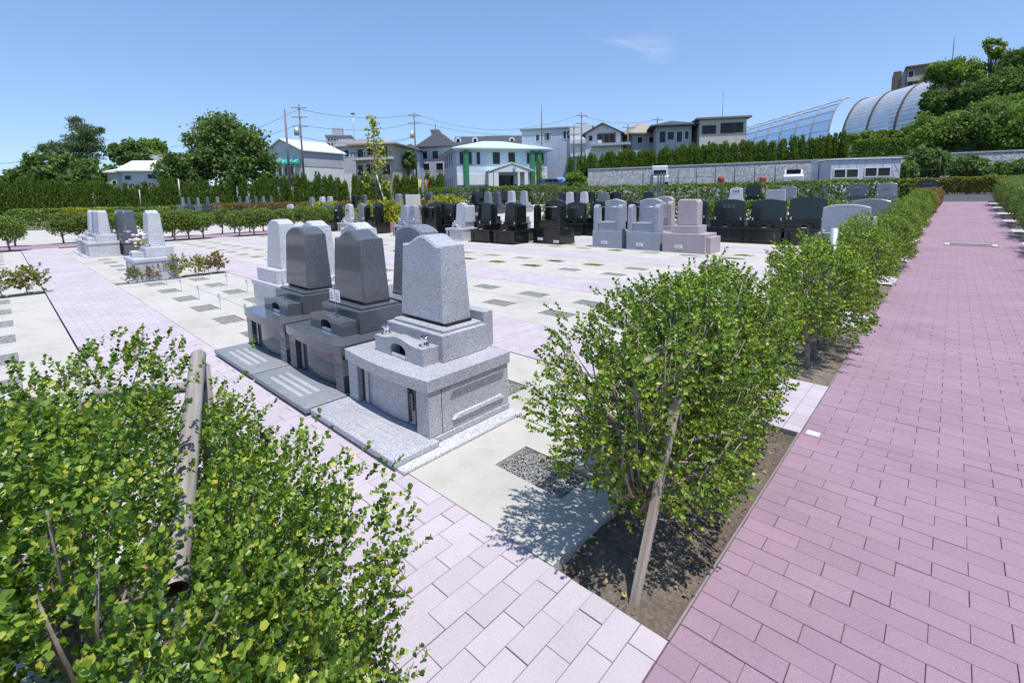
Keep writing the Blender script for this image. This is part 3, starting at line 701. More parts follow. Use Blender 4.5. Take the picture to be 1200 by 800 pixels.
def altar(parent, mat, w, h, d, y, z, mouth=.115, detail=True):
    """incense shelf with an arched mouth, front at y"""
    n = 11; o = mouth; t = np.linspace(math.pi, 0, n)
    ah = h*.42
    prof = [(-w/2, 0), (-o*.75, 0)]+[(o*.75*math.cos(a), ah+h*.32*math.sin(a)) for a in t]+[(o*.75, 0), (w/2, 0)]
    xs = np.linspace(w/2, -w/2, 13); prof += [(x, h-.02+.03*(.5+.5*math.cos(math.pi*min(1, abs(x)/(w*.34))))) for x in xs]
    mb = MB(); mb.loft([[(x, yy, zz+z) for x, zz in prof] for yy in (y, y+d*.6)])
    mb.box(-w/2+.002, w/2-.002, y+d*.6, y+d, z, z+h-.022, .004)
    a = mb.build('incense_altar', M[mat], parent)
    MB().box(-o*.75, o*.75, y+d*.595, y+d*.6-.0005, z, z+h*.76).build('recess_shade', M['dark_gap'], a)  # black back panel puts the shade inside the mouth into the colour
    MB().box(-o*.73, o*.73, y+.006, y+d*.5, z+.002, z+.03, .003).build('incense_tray', M['chrome'], a)
    return a
def vase(parent, x, y, z, mat='chrome', s=1.0):
    rs = [(0, .022), (.004, .024), (.02, .017), (.035, .020), (.05, .030), (.053, .026), (.03, .012)]
    return MB().loft([[(x+r*s*math.cos(t), y+r*s*math.sin(t), z+h*s) for t in np.arange(12)*math.pi/6] for h, r in rs], True, True).build('flower_vase', M[mat], parent)
def plate(parent, x, y, z, w=.21, h=.085, name='name_plate'):
    o = MB().box(x-w/2, x+w/2, y-.006, y, z, z+h, .002).build(name, M['white_plate'], parent)
    for k in range(2): MB().box(x-w*.36, x+w*.30-.02*k, y-.0075, y-.0065, z+h*(.30+.32*k), z+h*(.38+.32*k)).build('text_line', M['ink'], o)
    return o
def engrave(parent, mat, cx, y, z0, n, s, vertical=False, lean=0.0):
    """incised characters: a few strokes for each"""
    g = np.random.default_rng(int(abs(cx*100)+z0*77+n))
    mb = MB()
    for k in range(n):
        ox, oz = (cx, z0-k*s*1.25) if vertical else (cx+(k-(n-1)/2)*s*1.3, z0)
        for j in range(4):
            if j % 2: x = ox+(j-2)*s*.2; mb.box(x-s*.06, x+s*.06, y-.002, y+.02, oz-s*.45, oz+s*.45)
            else: zz = oz+(.3-.3*j)*s; mb.box(ox-s*.42, ox+s*.42, y-.0016, y+.02, zz-s*.055, zz+s*.055)
    return mb.build('inscription', M[mat], parent)

def tomb(x, yf, style, mat, label, face=1, W=.95, D=.70, top='wave', z=0.0, hs=1.0, detail=0, group=None, plate_x=None, dark_door=True, scale=1.0, text=None, name='tombstone', vases=True):
    root = empty(name, (x, yf, z), 0 if face > 0 else math.pi, label, 'tombstone', group)
    if scale != 1: root.scale = (scale,)*3
    m = M[mat]
    if style == 'near':
        pl = MB().box(-W/2-.04, W/2+(.115 if mat == 'granite_white' else .04), -.27, D+.02, 0, .022, .004).build('plinth', M['granite_pale' if mat == 'granite_white' else mat], root)
        MB().box(-W/2-.030, W/2+(.05 if mat == 'granite_white' else .03), -.285 if mat == 'granite_white' else -.31, .03, .0225, .062, .005).build('step', M['granite_step'] if mat == 'granite_grey' else m, root)
        MB().box(-W/2-.01, W/2+.01, .03, D, .0225, .062, .004).build('footing', m, root)
        st = [o for o in root.children if o.name.startswith('step')][0]
        for k in range(4 if mat == 'granite_white' else 3):
            MB().box(-W/2+.16, W/2-.20, -.245+.062*k, -.245+.062*k+.032, .060, .0635).build('rough_strip', M['granite_strip'], st)
        zb, zs_, zt = .062, .355, .435
        # corner pillars, walls, recessed curved front panel
        bs = MB().box(-W/2, W/2, .10, D, zb, zs_-.0015, .004).build('base', m, root)
        for sx in (-1, 1):
            MB().box(sx*W/2, sx*(W/2-.125), 0, .097, zb, zs_-.0015, .004).build('corner_pillar', m, bs)
        n = 14; xs = np.linspace(-W/2+.128, W/2-.128, n); w2 = W/2-.128
        yb = [.052-.034*(1-(a/w2)**2) for a in xs]
        mb = MB(); mb.loft([[(a, b, zb+.012), (a, .099, zb+.012), (a, .099, zs_-.004), (a, b, zs_-.004)] for a, b in zip(xs, yb)])
        fp = mb.build('front_panel', m, root)
        xa = -W/2+.128
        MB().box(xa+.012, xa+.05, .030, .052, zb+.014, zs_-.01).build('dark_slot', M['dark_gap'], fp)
        MB().box(xa+.058, xa+.10, .022, .05, zb+.012, zs_-.006, .003).build('door_jamb', m, fp)
        if mat == 'granite_white':
            for k, q in enumerate((-.125-.11, -.125-.035)):
                MB().box(W/2+q, W/2+q+.006, .012, .05, zb+.03, zs_-.02).build('carved_line', M['ornament'], fp)
            for k in range(5): MB().box(W/2-.222, W/2-.212, .012, .04, zs_-.06-.022*k, zs_-.045-.022*k).build('carved_stud', M['ornament'], fp)
            MB().box(W/2-.20, W/2-.178, .010, .04, zb+.12, zs_-.055, .004).build('carved_motif', M['ornament'], fp)
            # side wall groove: shade put in as darker stone, lit lower lip as paler
            MB().extr([(0, 0), (.48, 0), (.50, .05), (.02, .05)], 0, .012, .006).xf(Matrix.Translation((W/2+.003, .16, .262)) @ Matrix.Rotation(math.radians(90), 4, 'Z')).build('groove_shade', M['granite_slate'], bs)
            MB().extr([(0, 0), (.47, 0), (.45, .026), (.03, .026)], 0, .03, .012).xf(Matrix.Translation((W/2+.016, .17, .125)) @ Matrix.Rotation(math.radians(90), 4, 'Z')).build('lit_lip', M['granite_pale'], bs)
        MB().box(W/2-.0005, W/2+.0012, .0975, .1005, zb, zs_).build('joint', M['dark_gap'], bs)
        # slab with a bowed front edge
        xs = np.linspace(-W/2-.012, W/2+.012, 16); bow = [-.014-.034*(1-(a/(W/2+.012))**2) for a in xs]; c = .004
        fr = [(a, b) for a, b in zip(xs, bow)]; out = fr+[(W/2+.012, D+.012), (-W/2-.012, D+.012)]
        def inset(k): return [(a*(1-k), b+(k*.3 if b < .3 else -k*.3)) for a, b in out]
        MB().loft([[(a, b, zs_) for a, b in inset(.008)], [(a, b, zs_+c) for a, b in out], [(a, b, zt-c) for a, b in out], [(a, b, zt) for a, b in inset(.008)]]).build('top_slab', m, root)
        al = altar(root, mat, .56, .135, .13, .115, zt, .12)
        MB().box(-.32, .32, .246, D-.04, zt, .618, .005).build('upper_tier', m, root)
        MB().box(-.285, .285, .285, D-.06, .6185, .640, .005).build('tier_lip', m, root)
        sm = stele_mesh(top, .50, .455, .595, .255, .205, .07, .012)
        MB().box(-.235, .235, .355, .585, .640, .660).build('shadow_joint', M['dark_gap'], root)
        s = sm.build('stele', m, root); s.location = (-.03, .47, .658)
        if mat == 'granite_white':
            MB().box(-.03, .29, D-.04, D+.05, zt+.001, .70, .006).build('rear_block', m, root)
        for sx in (-.225, .225) if mat == 'granite_white' else ():
            vase(al, sx, .18, zt+.114, 'chrome', 1.25)
        return root
    z0 = 0.0
    if style in ('taper', 'wide', 'double'):
        wb = W if style != 'double' else W*1.5
        hb = .44*hs
        MB().box(-wb/2-.03, wb/2+.03, -.12, D+.02, 0, .03, .004).build('plinth', m, root)
        b = MB().box(-wb/2, wb/2, 0, D, .03, hb-.075, .006).build('base', m, root)
        MB().box(-wb/2-.015, wb/2+.015, -.02, D+.015, hb-.0745, hb, .008).build('top_slab', m, root)
        if face > 0:
            MB().box(-wb*.28, wb*.22, -.008, .02, .05, hb-.10, .004).build('front_door', m, b)
            MB().box(-wb*.36, -wb*.29, -.003, .01, .05, hb-.10).build('dark_slot', M['dark_gap'], b)
        tw = W*.72 if style != 'wide' else W*.92
        if style == 'double': tw = wb*.85
        MB().box(-tw/2, tw/2, D*.30, D*.97, hb+.0005, hb+.20*hs, .008).build('upper_tier', m, root)
        zt = hb+.20*hs
        if face > 0: altar(root, mat, W*.34, .13, D*.26, D*.04, hb, .085)
        if vases and face > 0:
            for sx in (-1, 1): vase(root, sx*tw*.38, D*.38, zt-.002, 'chrome', 1.5)
        if style == 'taper':
            s = stele_mesh(top, W*.54, W*.44, .72*hs, .27, .20, .06, .014).build('stele', m, root); s.location = (0, D*.62, zt+.0005)
        elif style == 'wide':
            s = stele_mesh(top, W*.86, W*.83, .60*hs, .20, .13, .07, .014).build('stele', m, root); s.location = (0, D*.62, zt+.0005)
        else:
            for sx in (-1, 1):
                s = stele_mesh(top, W*.52, W*.42, .64*hs, .25, .2, .06, .012).build('stele', m, root); s.location = (sx*wb*.21, D*.62, zt+.0005)
        if text:
            engrave(s, text, 0, (-.135 if style != 'wide' else -.10), .40*hs, 3 if style == 'wide' else 2, .10)
        if style == 'taper' and detail == 2:
            MB().box(W*.30, W*.42, D*.34, D*.98, zt+.001, zt+.62, .03).build('side_post', m, root)
    elif style == 'chair':
        MB().box(-W/2-.02, W/2+.02, -.02, D+.1, 0, .025, .004).build('plinth', m, root)
        b = MB().box(-W/2, W/2, 0, D+.08, .0255, .50, .006).build('base', m, root)
        for sx in (-1, 1):
            n = 9; prof = [(0.0, 0), (.25, 0)]+[(.125+.125*math.cos(a), .64+.12*math.sin(a)) for a in np.linspace(0, math.pi, n)]
            p = MB().extr(prof, -.07, .07, .012).xf(Matrix.Rotation(math.radians(90), 4, 'Z')); q = p.build('side_post', m, root); q.location = (sx*(W/2-.085), .02, .5005)
        MB().box(-W/2+.17, W/2-.17, .06, .42, .5005, .70, .006).build('seat_block', m, root)
        MB().box(-W/2+.168, W/2-.168, .05, .44, .7005, .76, .010).build('seat_slab', m, root)
        s = stele_mesh(top, W*.68, W*.66, .66, .2, .16, .09, .012).build('stele', m, root); s.location = (0, .50, .7605)
        MB().box(-.2, .2, .47, .62, .5005, .76).build('stele_foot', m, root)
        MB().tube([(-W/2+.19, .10, 1.19), (W/2-.19, .10, 1.19)], .010, 8).build('cross_bar', M['steel'], root)
    elif style == 'block':
        b = MB().box(-W/2, W/2, 0, D, 0, .50, .008).build('base', m, root)
        MB().box(W/2+.0005, W/2+.11, .10, D-.02, 0, .42, .008).build('side_step', m, root)
        MB().box(-W*.30, W*.30, D*.12, D*.85, .5005, .70, .008).build('upper_tier', m, root)
        xs = W*.245; prof = [(-xs, 0), (xs, 0), (xs, .60), (xs-.05, .68), (-xs+.05, .68), (-xs, .60)]
        s = MB().extr(prof, -.16, .16, .02).build('stele', m, root); s.location = (0, D*.48, .7005)
    if plate_x is not None: plate(root, plate_x, -.001, .11)
    return root

CARD = []
def card_sign(x, y, z, h, n, label, w=.075, hh=.085):
    root = empty('card_sign', (x, y, z), 0, label, 'sign')
    MB().tube([(0, 0, 0), (0, 0, h)], .0032, 6).build('stem', M['steel'], root)
    for k in range(n):
        cx = (k-(n-1)/2)*(w+.012)
        c = MB().box(cx-w/2, cx+w/2, -.006, -.0035, h-.01, h-.01+hh, .001).build('card', M['white_plate'], root)
        for j in range(3): MB().box(cx-w*.34, cx+w*(.34-.1*j), -.0068, -.0062, h+.012+.02*j, h+.017+.02*j).build('text_line', M['ink'], c)
    return root

# front row by the pale path
tomb(-2.695, 1.633, 'near', 'granite_white', 'speckled white granite tomb with silver vases, nearest the viewer', W=.955, D=.69, top='wave')
tomb(-3.735, 1.633, 'near', 'granite_grey', 'polished dark grey tomb with wavy top, two white cards on its shelf', W=.95, D=.69, top='wave')
tomb(-4.775, 1.633, 'near', 'granite_grey', 'polished dark grey tomb with arched top, third from the viewer', W=.95, D=.69, top='arch')
card_sign(-3.64, 1.80, .56, .14, 2, 'pair of white paper cards on a wire standing on the wavy dark tomb', .078, .10)
card_sign(-4.67, 1.80, .56, .15, 1, 'single white paper card on a wire standing on the arched dark tomb', .06, .09)
# the row behind them, facing away
tomb(-3.72, 3.12, 'taper', 'granite_slate', 'blue grey speckled tomb with broad arched back, behind the nearest tombs', -1, .95, .70, 'arch', hs=.93, vases=False)
tomb(-4.79, 3.12, 'taper', 'granite_pale', 'pale tomb seen from behind, wavy top just over the second dark tomb', -1, .95, .70, 'wave', hs=.93, vases=False)
tomb(-5.84, 3.12, 'taper', 'granite_pale', 'pale tomb seen from behind, top just over the arched dark tomb', -1, .95, .70, 'wave', hs=.93, vases=False)
tomb(-6.90, 3.12, 'taper', 'granite_pale', 'pale speckled round topped tomb at the left end of the near rear row', -1, .95, .70, 'arch', hs=.93, vases=False)

def px_x(px, Y, py=262):
    d = CF+CR*((px-CX)/F)+CU*(-(py-CY)/F); return Y*d[0]/d[1]
ROW = [  # px, front y, style, stone, label, kwargs
 (590, 11.25, 'taper', 'granite_black', 'black tomb with tapered dark grey pillar at the right end of its front row', dict(top='peak', detail=2)),
 (562, 11.25, 'taper', 'granite_black', 'black tomb with tapered pillar, second from the right end of the front row', dict(top='peak')),
 (532, 11.25, 'taper', 'granite_pale', 'white stone tomb with tapered pillar and side post among black ones', dict(top='peak', detail=2)),
 (502, 11.35, 'chair', 'granite_black', 'black tomb with side posts just left of the white one', dict(top='arch')),
 (471, 11.35, 'double', 'granite_blue', 'light blue grey tomb carrying two pillars side by side', dict(top='peak', W=.95, text='granite_strip')),
 (433, 11.45, 'chair', 'granite_black', 'black tomb with curved posts beside the yellow leaved bushes', dict(top='arch')),
 (416, 11.45, 'taper', 'granite_slate', 'slate grey tomb left of the black one with curved posts', dict(top='arch')),
 (401, 11.45, 'taper', 'granite_pale', 'small white tomb with dark lettering between slate and black ones', dict(top='peak', text='ink')),
 (388, 11.45, 'taper', 'granite_green', 'black tomb with white emblem left of the small white tomb', dict(top='arch', text='white_plate')),
 (376, 11.45, 'taper', 'granite_grey', 'dark grey tomb at the left end of the far front row', dict(top='arch', text='white_plate')),
 (614, 12.72, 'taper', 'granite_black', 'black tomb seen from behind at the end of the double row', dict(face=-1, top='arch', W=1.0)),
 (578, 12.72, 'taper', 'granite_black', 'black tomb seen from behind between two tapered black pillars', dict(face=-1, top='round', W=1.0)),
 (550, 12.72, 'taper', 'granite_black', 'black tomb seen from behind right of the white stone tomb', dict(face=-1, top='arch', W=1.0)),
 (517, 12.72, 'taper', 'granite_green', 'dark tomb seen from behind left of the white stone tomb', dict(face=-1, top='arch', W=1.0)),
 (640, 12.0, 'chair', 'granite_black', 'black tomb with rounded posts and two white plates, standing alone', dict(top='round', W=1.12, plate_x=-.25)),
 (711, 12.02, 'chair', 'granite_blue', 'blue grey throne shaped tomb with white plate, left of its twin', dict(top='peak', W=.97, plate_x=-.08)),
 (753, 11.98, 'chair', 'granite_blue', 'blue grey throne shaped tomb with white plate, next to the pink one', dict(top='arch', W=.97, plate_x=-.08)),
 (801, 12.0, 'block', 'granite_pink', 'pinkish stone tomb with square cut corners and a white plate', dict(W=1.12, D=.80, plate_x=-.12)),
 (668, 14.6, 'wide', 'granite_green', 'dark green black tomb with faint lettering behind the black post tomb', dict(top='arch', W=.95, text='granite_slate')),
 (697, 14.75, 'wide', 'granite_black', 'black tomb half hidden left of the throne shaped tombs', dict(top='arch', W=1.05)),
 (728, 14.75, 'wide', 'granite_black', 'black tomb hidden between the throne shaped tombs', dict(top='arch', W=1.05)),
 (770, 14.2, 'chair', 'granite_pink', 'pale pink tomb with rounded post behind the throne shaped tombs', dict(top='round', W=.95)),
 (808, 15.4, 'wide', 'granite_green', 'dark tomb whose rounded top shows behind the pink tomb', dict(top='round', W=1.0)),
 (849, 14.75, 'wide', 'granite_green', 'wide polished black tomb right of the pink tomb', dict(top='arch', W=1.05, text='granite_slate', hs=1.02)),
 (895, 14.75, 'wide', 'granite_green', 'wide polished black tomb with peaked top in the middle of three', dict(top='peak', W=1.06, hs=1.02)),
 (942, 14.75, 'wide', 'granite_green', 'wide polished black tomb at the right end of three', dict(top='arch', W=1.06, hs=1.06)),
 (987, 11.8, 'wide', 'granite_blue', 'wide pale grey headstone rising over the bushes by the path', dict(top='arch', W=1.0)),
 (1017, 14.8, 'wide', 'granite_slate', 'dark grey headstone just behind the pale wide one', dict(top='arch', W=.95)),
 (518, 14.6, 'wide', 'granite_black', 'black headstone top left of the white stone tomb, in the second double row', dict(top='arch', W=.95)),
 (541, 14.6, 'wide', 'granite_green', 'dark headstone top behind the white stone tomb, in the second double row', dict(top='peak', W=.95)),
 (566, 14.6, 'wide', 'granite_black', 'black headstone top between the tapered black pillars, in the second double row', dict(top='round', W=.95)),
 (599, 14.6, 'wide', 'granite_slate', 'slate headstone top at the right of the second double row', dict(top='arch', W=.95)),
 (654, 24.0, 'taper', 'granite_black', 'small black tomb at the left of the far row by the hedge', dict(top='peak')),
 (663, 24.0, 'taper', 'granite_pale', 'small pale tomb, first pale one in the far row', dict(top='arch')),
 (671, 24.3, 'taper', 'granite_green', 'small black tomb between the two pale ones in the far row', dict(top='peak')),
 (680, 24.0, 'taper', 'granite_pale', 'small pale tomb, second pale one in the far row', dict(top='arch')),
 (688, 24.3, 'taper', 'granite_black', 'small black tomb right of the pale pair in the far row', dict(top='peak')),
 (703, 25.5, 'wide', 'granite_slate', 'small slate tomb in the far row above the throne shaped tombs', dict(top='arch', W=.85)),
 (717, 25.5, 'wide', 'granite_black', 'small black tomb with flowers in the far row', dict(top='round', W=.85)),
 (755, 20.5, 'taper', 'granite_black', 'small square black tomb below the dark upright posts', dict(top='flat')),
 (860, 28.0, 'wide', 'granite_pale', 'small pale round headstone with dark oval in the far row', dict(top='round', W=.8, text='ink')),
 (880, 28.5, 'wide', 'granite_black', 'small square black headstone behind the peaked wide tomb', dict(top='flat', W=.85, hs=1.1)),
 (906, 23.5, 'wide', 'granite_blue', 'small square light grey headstone behind the wide black tombs', dict(top='flat', W=.95)),
 (922, 28.0, 'wide', 'granite_slate', 'small dark headstone right of the square light grey one', dict(top='arch', W=.85)),
 (1004, 29.5, 'wide', 'granite_grey', 'dark headstone with pale patch beyond the path bushes', dict(top='arch', W=.95, text='granite_strip')),
 (1038, 29.5, 'wide', 'granite_slate', 'slate headstone with three carved circles beyond the path bushes', dict(top='arch', W=.95, text='granite_strip')),
 (1056, 33.6, 'wide', 'granite_black', 'black headstone with white lettering, second nearest the end of the red path', dict(top='arch', W=.95, text='granite_strip')),
 (1086, 33.0, 'wide', 'granite_black', 'black headstone nearest the end of the red path', dict(top='arch', W=1.0, text='granite_slate')),
]
for px, Y, stl, mt, lb, kw in ROW:
    kw = dict(kw); f = kw.pop('face', 1)
    tomb(px_x(px, Y, 262 if Y < 16 else 225), Y, stl, mt, lb, f, z=gz(Y), **kw)
bt = [o for o in bpy.data.objects if o.get('label', '').startswith('black tomb with rounded posts and two')][0]
plate(bt, .40, -.001, .05)
# left groups
LG = [(-12.10, 1.72, 'taper', 'granite_pale', 'pale grey tomb with a bunch of flowers beside the azalea bed', dict(top='wave', W=1.0, hs=1.02)),
      (-18.75, 1.70, 'taper', 'granite_pale', 'pale tomb nearest the viewer in the far left group of tombs', dict(top='peak')),
      (-19.80, 1.70, 'taper', 'granite_blue', 'blue grey tomb in the middle of the far left group', dict(top='arch')),
      (-20.85, 1.70, 'taper', 'granite_pale', 'pale tomb farthest along the far left group', dict(top='arch')),
      (-18.4, 3.15, 'taper', 'granite_grey', 'dark slate tomb seen from behind at the right of the far left group', dict(top='peak', face=-1)),
      (-19.9, 3.15, 'taper', 'granite_grey', 'dark slate tomb seen from behind just left of its dark twin', dict(top='peak', face=-1))]
for x, y, stl, mt, lb, kw in LG:
    kw = dict(kw); f = kw.pop('face', 1); tomb(x, y, stl, mt, lb, f, **kw)
fb = empty('flower_bouquet', (-12.42, 1.93, .62), 0, 'bunch of white, pink and yellow flowers in front of the pale tomb', 'flowers')
g = np.random.default_rng(8)
for k in range(26):
    p = g.normal(0, 1, 3)*np.array([.15, .10, .06])+np.array([.10, 0, .20]); mb = MB(); r = g.uniform(.03, .05)
    mb.loft([[(p[0]+r*q*math.cos(t), p[1]+r*q*math.sin(t), p[2]+h*r) for t in np.arange(8)*math.pi/4] for h, q in ((-.5, .3), (-.1, .9), (.3, 1), (.55, .6), (.5, .1))])
    mb.build('blossom', M[['petal_white', 'petal_white', 'petal_white', 'petal_pink', 'petal_yellow'][k % 5]], fb)
mb = MB()
for k in range(12): mb.tube([(.10+g.normal(0, .02), g.normal(0, .02), -.02), (.10+g.normal(0, .08), g.normal(0, .06), .18)], .004, 5)
mb.build('stems', M['leaf_bright'], fb)
# cards on wires at the empty plots
for i, (x, y) in enumerate(((-7.55, 2.02), (-8.6, 2.02), (-9.65, 2.02), (-10.7, 2.02), (-6.50, 2.02))):
    card_sign(x, y, -.03, .20, 1, ['white card on a wire at the second gravel pit left of the dark tombs', 'white card on a wire at the third gravel pit left of the dark tombs', 'white card on a wire at the fourth gravel pit left of the dark tombs',
              'white card on a wire at the gravel pit by the azaleas', 'white card on a wire at the gravel pit nearest the arched dark tomb'][i], .11, .075)
for i, (x, y) in enumerate(((-8.65, 2.74), (-9.7, 2.74), (-10.75, 2.74))):
    card_sign(x, y, -.03, .19, 1, ['white card in the rear row of pits, nearest the tombs', 'white card in the rear row of pits, middle', 'white card in the rear row of pits, by the azalea bed'][i], .09, .06)
# far tombs beyond the left avenue and along the back, a few pixels each
far = []
fr_s = [(209, 247, 47), (216, 247, 47), (227, 247, 48), (238, 246, 48), (250, 246, 48), (276, 246, 47), (285, 246, 47), (295, 246, 47), (304, 246, 48), (313, 245, 48)]
for i, (px, py, d) in enumerate(fr_s):
    p = bg(px, py, d); o = tomb(p[0], p[1], 'taper', 'granite_grey' if i % 2 else 'granite_slate', 'small dark tomb in the distant row behind the left hedge', 1, .95, .7, 'peak' if i % 2 else 'arch', z=p[2]-.05, group='distant tombs behind the left hedge', vases=False)
p = bg(334, 257, 33); tomb(p[0], p[1], 'wide', 'granite_pale', 'lone pale tomb standing in the hedge behind the near tombs', 1, 1.0, .7, 'arch', z=p[2]-.2, vases=False)
fs = [(358, 232, 40, 'granite_slate'), (370, 232, 38, 'granite_pale'), (379, 233, 38, 'granite_blue'), (409, 231, 40, 'granite_black'), (420, 231, 40, 'granite_grey'), (460, 233, 34, 'granite_slate'), (470, 232, 36, 'granite_black'), (497, 232, 36, 'granite_grey'),
      (517, 229, 42, 'granite_black'), (551, 232, 36, 'granite_black'), (566, 234, 33, 'granite_slate'), (577, 234, 33, 'granite_grey'), (594, 233, 33, 'granite_pale'), (609, 233, 33, 'granite_blue'), (586, 231, 38, 'granite_black'), (613, 225, 45, 'granite_black'), (560, 224, 46, 'granite_black')]
for i, (px, py, d, mt) in enumerate(fs):
    p = bg(px, py, d); z0 = gz(p[1]); top_z = p[2]+.55
    sc_ = max(.6, min(1.25, (top_z-z0)/1.36))
    tomb(p[0], p[1], 'taper', mt, 'small tomb in the distant rows before the office building', 1, .95, .7, ('peak', 'arch', 'round')[i % 3], z=z0, group='distant tombs before the office', vases=False, scale=sc_)
tl = empty('grave_posts', (*bg(770, 232, 24)[:2], gz(bg(770, 232, 24)[1])), -YAW, 'four tall dark upright posts in a rack above the pink tomb', 'posts')
for k, (x, w) in enumerate(((-.28, .13), (.04, .07), (.18, .07), (.32, .07))):
    MB().box(x-w/2, x+w/2, -.03, .03, 0, 2.15+.03*k, .01).build('post', M['granite_grey'], tl)
MB().box(-.40, .42, .04, .08, .9, .98, .01).build('rail', M['granite_grey'], tl)
# ------------------------------------------------------------------ trees, conifers, hill
def cards(P, N, size, g, asp=1.0):
    n = len(P); N = nrm(N+g.normal(0, .8, N.shape)); a = nrm(np.cross(N, g.normal(0, 1, N.shape))); b = np.cross(N, a)
    s = (size*g.uniform(.55, 1.25, n))[:, None, None]; T = np.array([(-.5, -.2), (.1, -.55), (.55, .1), (-.1, .55)])
    Vv = P[:, None]+s*(T[None, :, :1]*a[:, None]*asp+T[None, :, 1:]*b[:, None])
    return Vv.reshape(-1, 3), (np.arange(4)[None]+4*np.arange(n)[:, None])
def crown_points(half, nclump, per, rc, g, flat=.8, e=2.2, zmin=-.6):
    d = nrm(g.normal(0, 1, (nclump*3, 3))); d = d[d[:, 2] > zmin][:nclump]
    c = d*((np.abs(d)**e).sum(1)**(-1/e)*g.uniform(.45, 1.0, len(d)))[:, None]*np.asarray(half)
    k = np.repeat(c, per, 0); dd = nrm(g.normal(0, 1, k.shape)+np.array([0, 0, .35])); r = np.repeat(rc*g.uniform(.6, 1.25, len(c)), per)*g.uniform(.35, 1.2, len(k))
    return k+dd*r[:, None]*np.array([1, 1, flat])+g.normal(0, rc*.22, k.shape), dd, c
def tree(px, py, hw, hh, depth, mat, label, seed, nclump=46, per=95, leaf=2.6, name='broadleaf_tree', group=None, base=None, flat=.8, trunk=.2, zmin=-.6, cat='tree', rel=.22):
    s = depth/F; g = np.random.default_rng(seed); c = bg(px, py, depth); half = np.array([hw*s, hw*s*.9, hh*s])
    zb = gz(c[1]) if base is None else base
    root = empty(name, (c[0], c[1], zb), 0, label, cat, group)
    nclump = int(nclump*1.7); per = int(per*.75); P, N, cl = crown_points(half, nclump, per, min(half)*rel+.9*s, g, flat, 2.2, zmin)
    off = np.array([0, 0, c[2]-zb]); P = P+off; keep = P[:, 2] > .05
    Vv, Qq = cards(P[keep], N[keep], leaf*s, g)
    fo = link('crown', np_mesh('crown', Vv, Qq), M[mat], root); fo['kind'] = 'stuff'
    mb = MB(); hz = c[2]-zb
    mb.tube([(0, 0, -.2), (trunk*.3, 0, hz*.45), (0, trunk*.3, hz*.95)], [trunk, trunk*.75, trunk*.35], 8)
    for q in cl[::max(1, len(cl)//14)]:
        t = np.array(q)+off; mb.tube([(0, 0, max(.2, hz*.5)), t*.5+np.array([0, 0, hz*.36]), t], [trunk*.4, trunk*.25, trunk*.08], 5)
    mb.build('trunk', M['bark'], root); return root

def conifer_proto(seed, h=1.0, w=.30, mat='leaf_conifer', n=900):
    g = np.random.default_rng(seed); root = empty('conifer', (0, 0, 0), 0, 'x', 'conifer', None)
    z = g.random(n)**.85; nl = 9; lead = g.integers(0, nl, n); la = g.uniform(0, 6.28, nl); lr = g.uniform(.15, .95, nl)*w; lh = g.uniform(.76, 1.06, nl)
    prof = np.clip((1.02-z), 0, 1)**.9
    th = g.uniform(0, 6.28, n); r = w*.60*prof*g.uniform(.55, 1.05, n)
    P = np.stack([np.cos(th)*r+np.cos(la[lead])*lr[lead]*(1-.3*z), np.sin(th)*r+np.sin(la[lead])*lr[lead]*(1-.3*z), z*lh[lead]*h], 1)
    D = np.stack([np.cos(th)*.45, np.sin(th)*.45, np.full(n, 1.0)], 1)+g.normal(0, .2, (n, 3))
    Vv, Qq = leaves(P, D, 4, .062, .05, g, .6, (.2, .6))
    fo = link('foliage', np_mesh('foliage', Vv, Qq), M[mat], root); fo['kind'] = 'stuff'
    MB().tube([(0, 0, -.06), (0, 0, .5), (0, 0, .85)], [.035, .025, .01], 6).build('trunk', M['bark'], root)
    return root
cp = [conifer_proto(100+i) for i in range(3)]; ncon = 0
def conifer(px, py_top, depth, zb, wpx, label, group):
    global ncon
    o = cp[ncon] if ncon < 3 else copy_tree(cp[ncon % 3]); ncon += 1
    t = bg(px, py_top, depth); hgt = t[2]-zb
    o.location = (t[0], t[1], zb-.05); o.scale = (wpx*depth/F/.62, wpx*depth/F/.62, hgt); o.rotation_euler = (0, 0, random.uniform(0, 6)); o['label'] = label; o['group'] = group
NC = 74
for i in range(NC):                                             # long row behind the cemetery, left to the office
    px = -12+i*7.3+random.uniform(-2, 2); f = i/NC; depth = 47+21*f
    yt = np.interp(px, [-20, 60, 130, 200, 330, 420, 520], [210, 214, 216, 214, 210, 208, 205])+random.uniform(-4.5, 4.5)
    if 520 < px: break
    p = bg(px, 240, depth); conifer(px, yt, depth, gz(p[1])*.9, 15, 'dark green conifer in the long clipped row behind the cemetery', 'conifer row behind the cemetery')
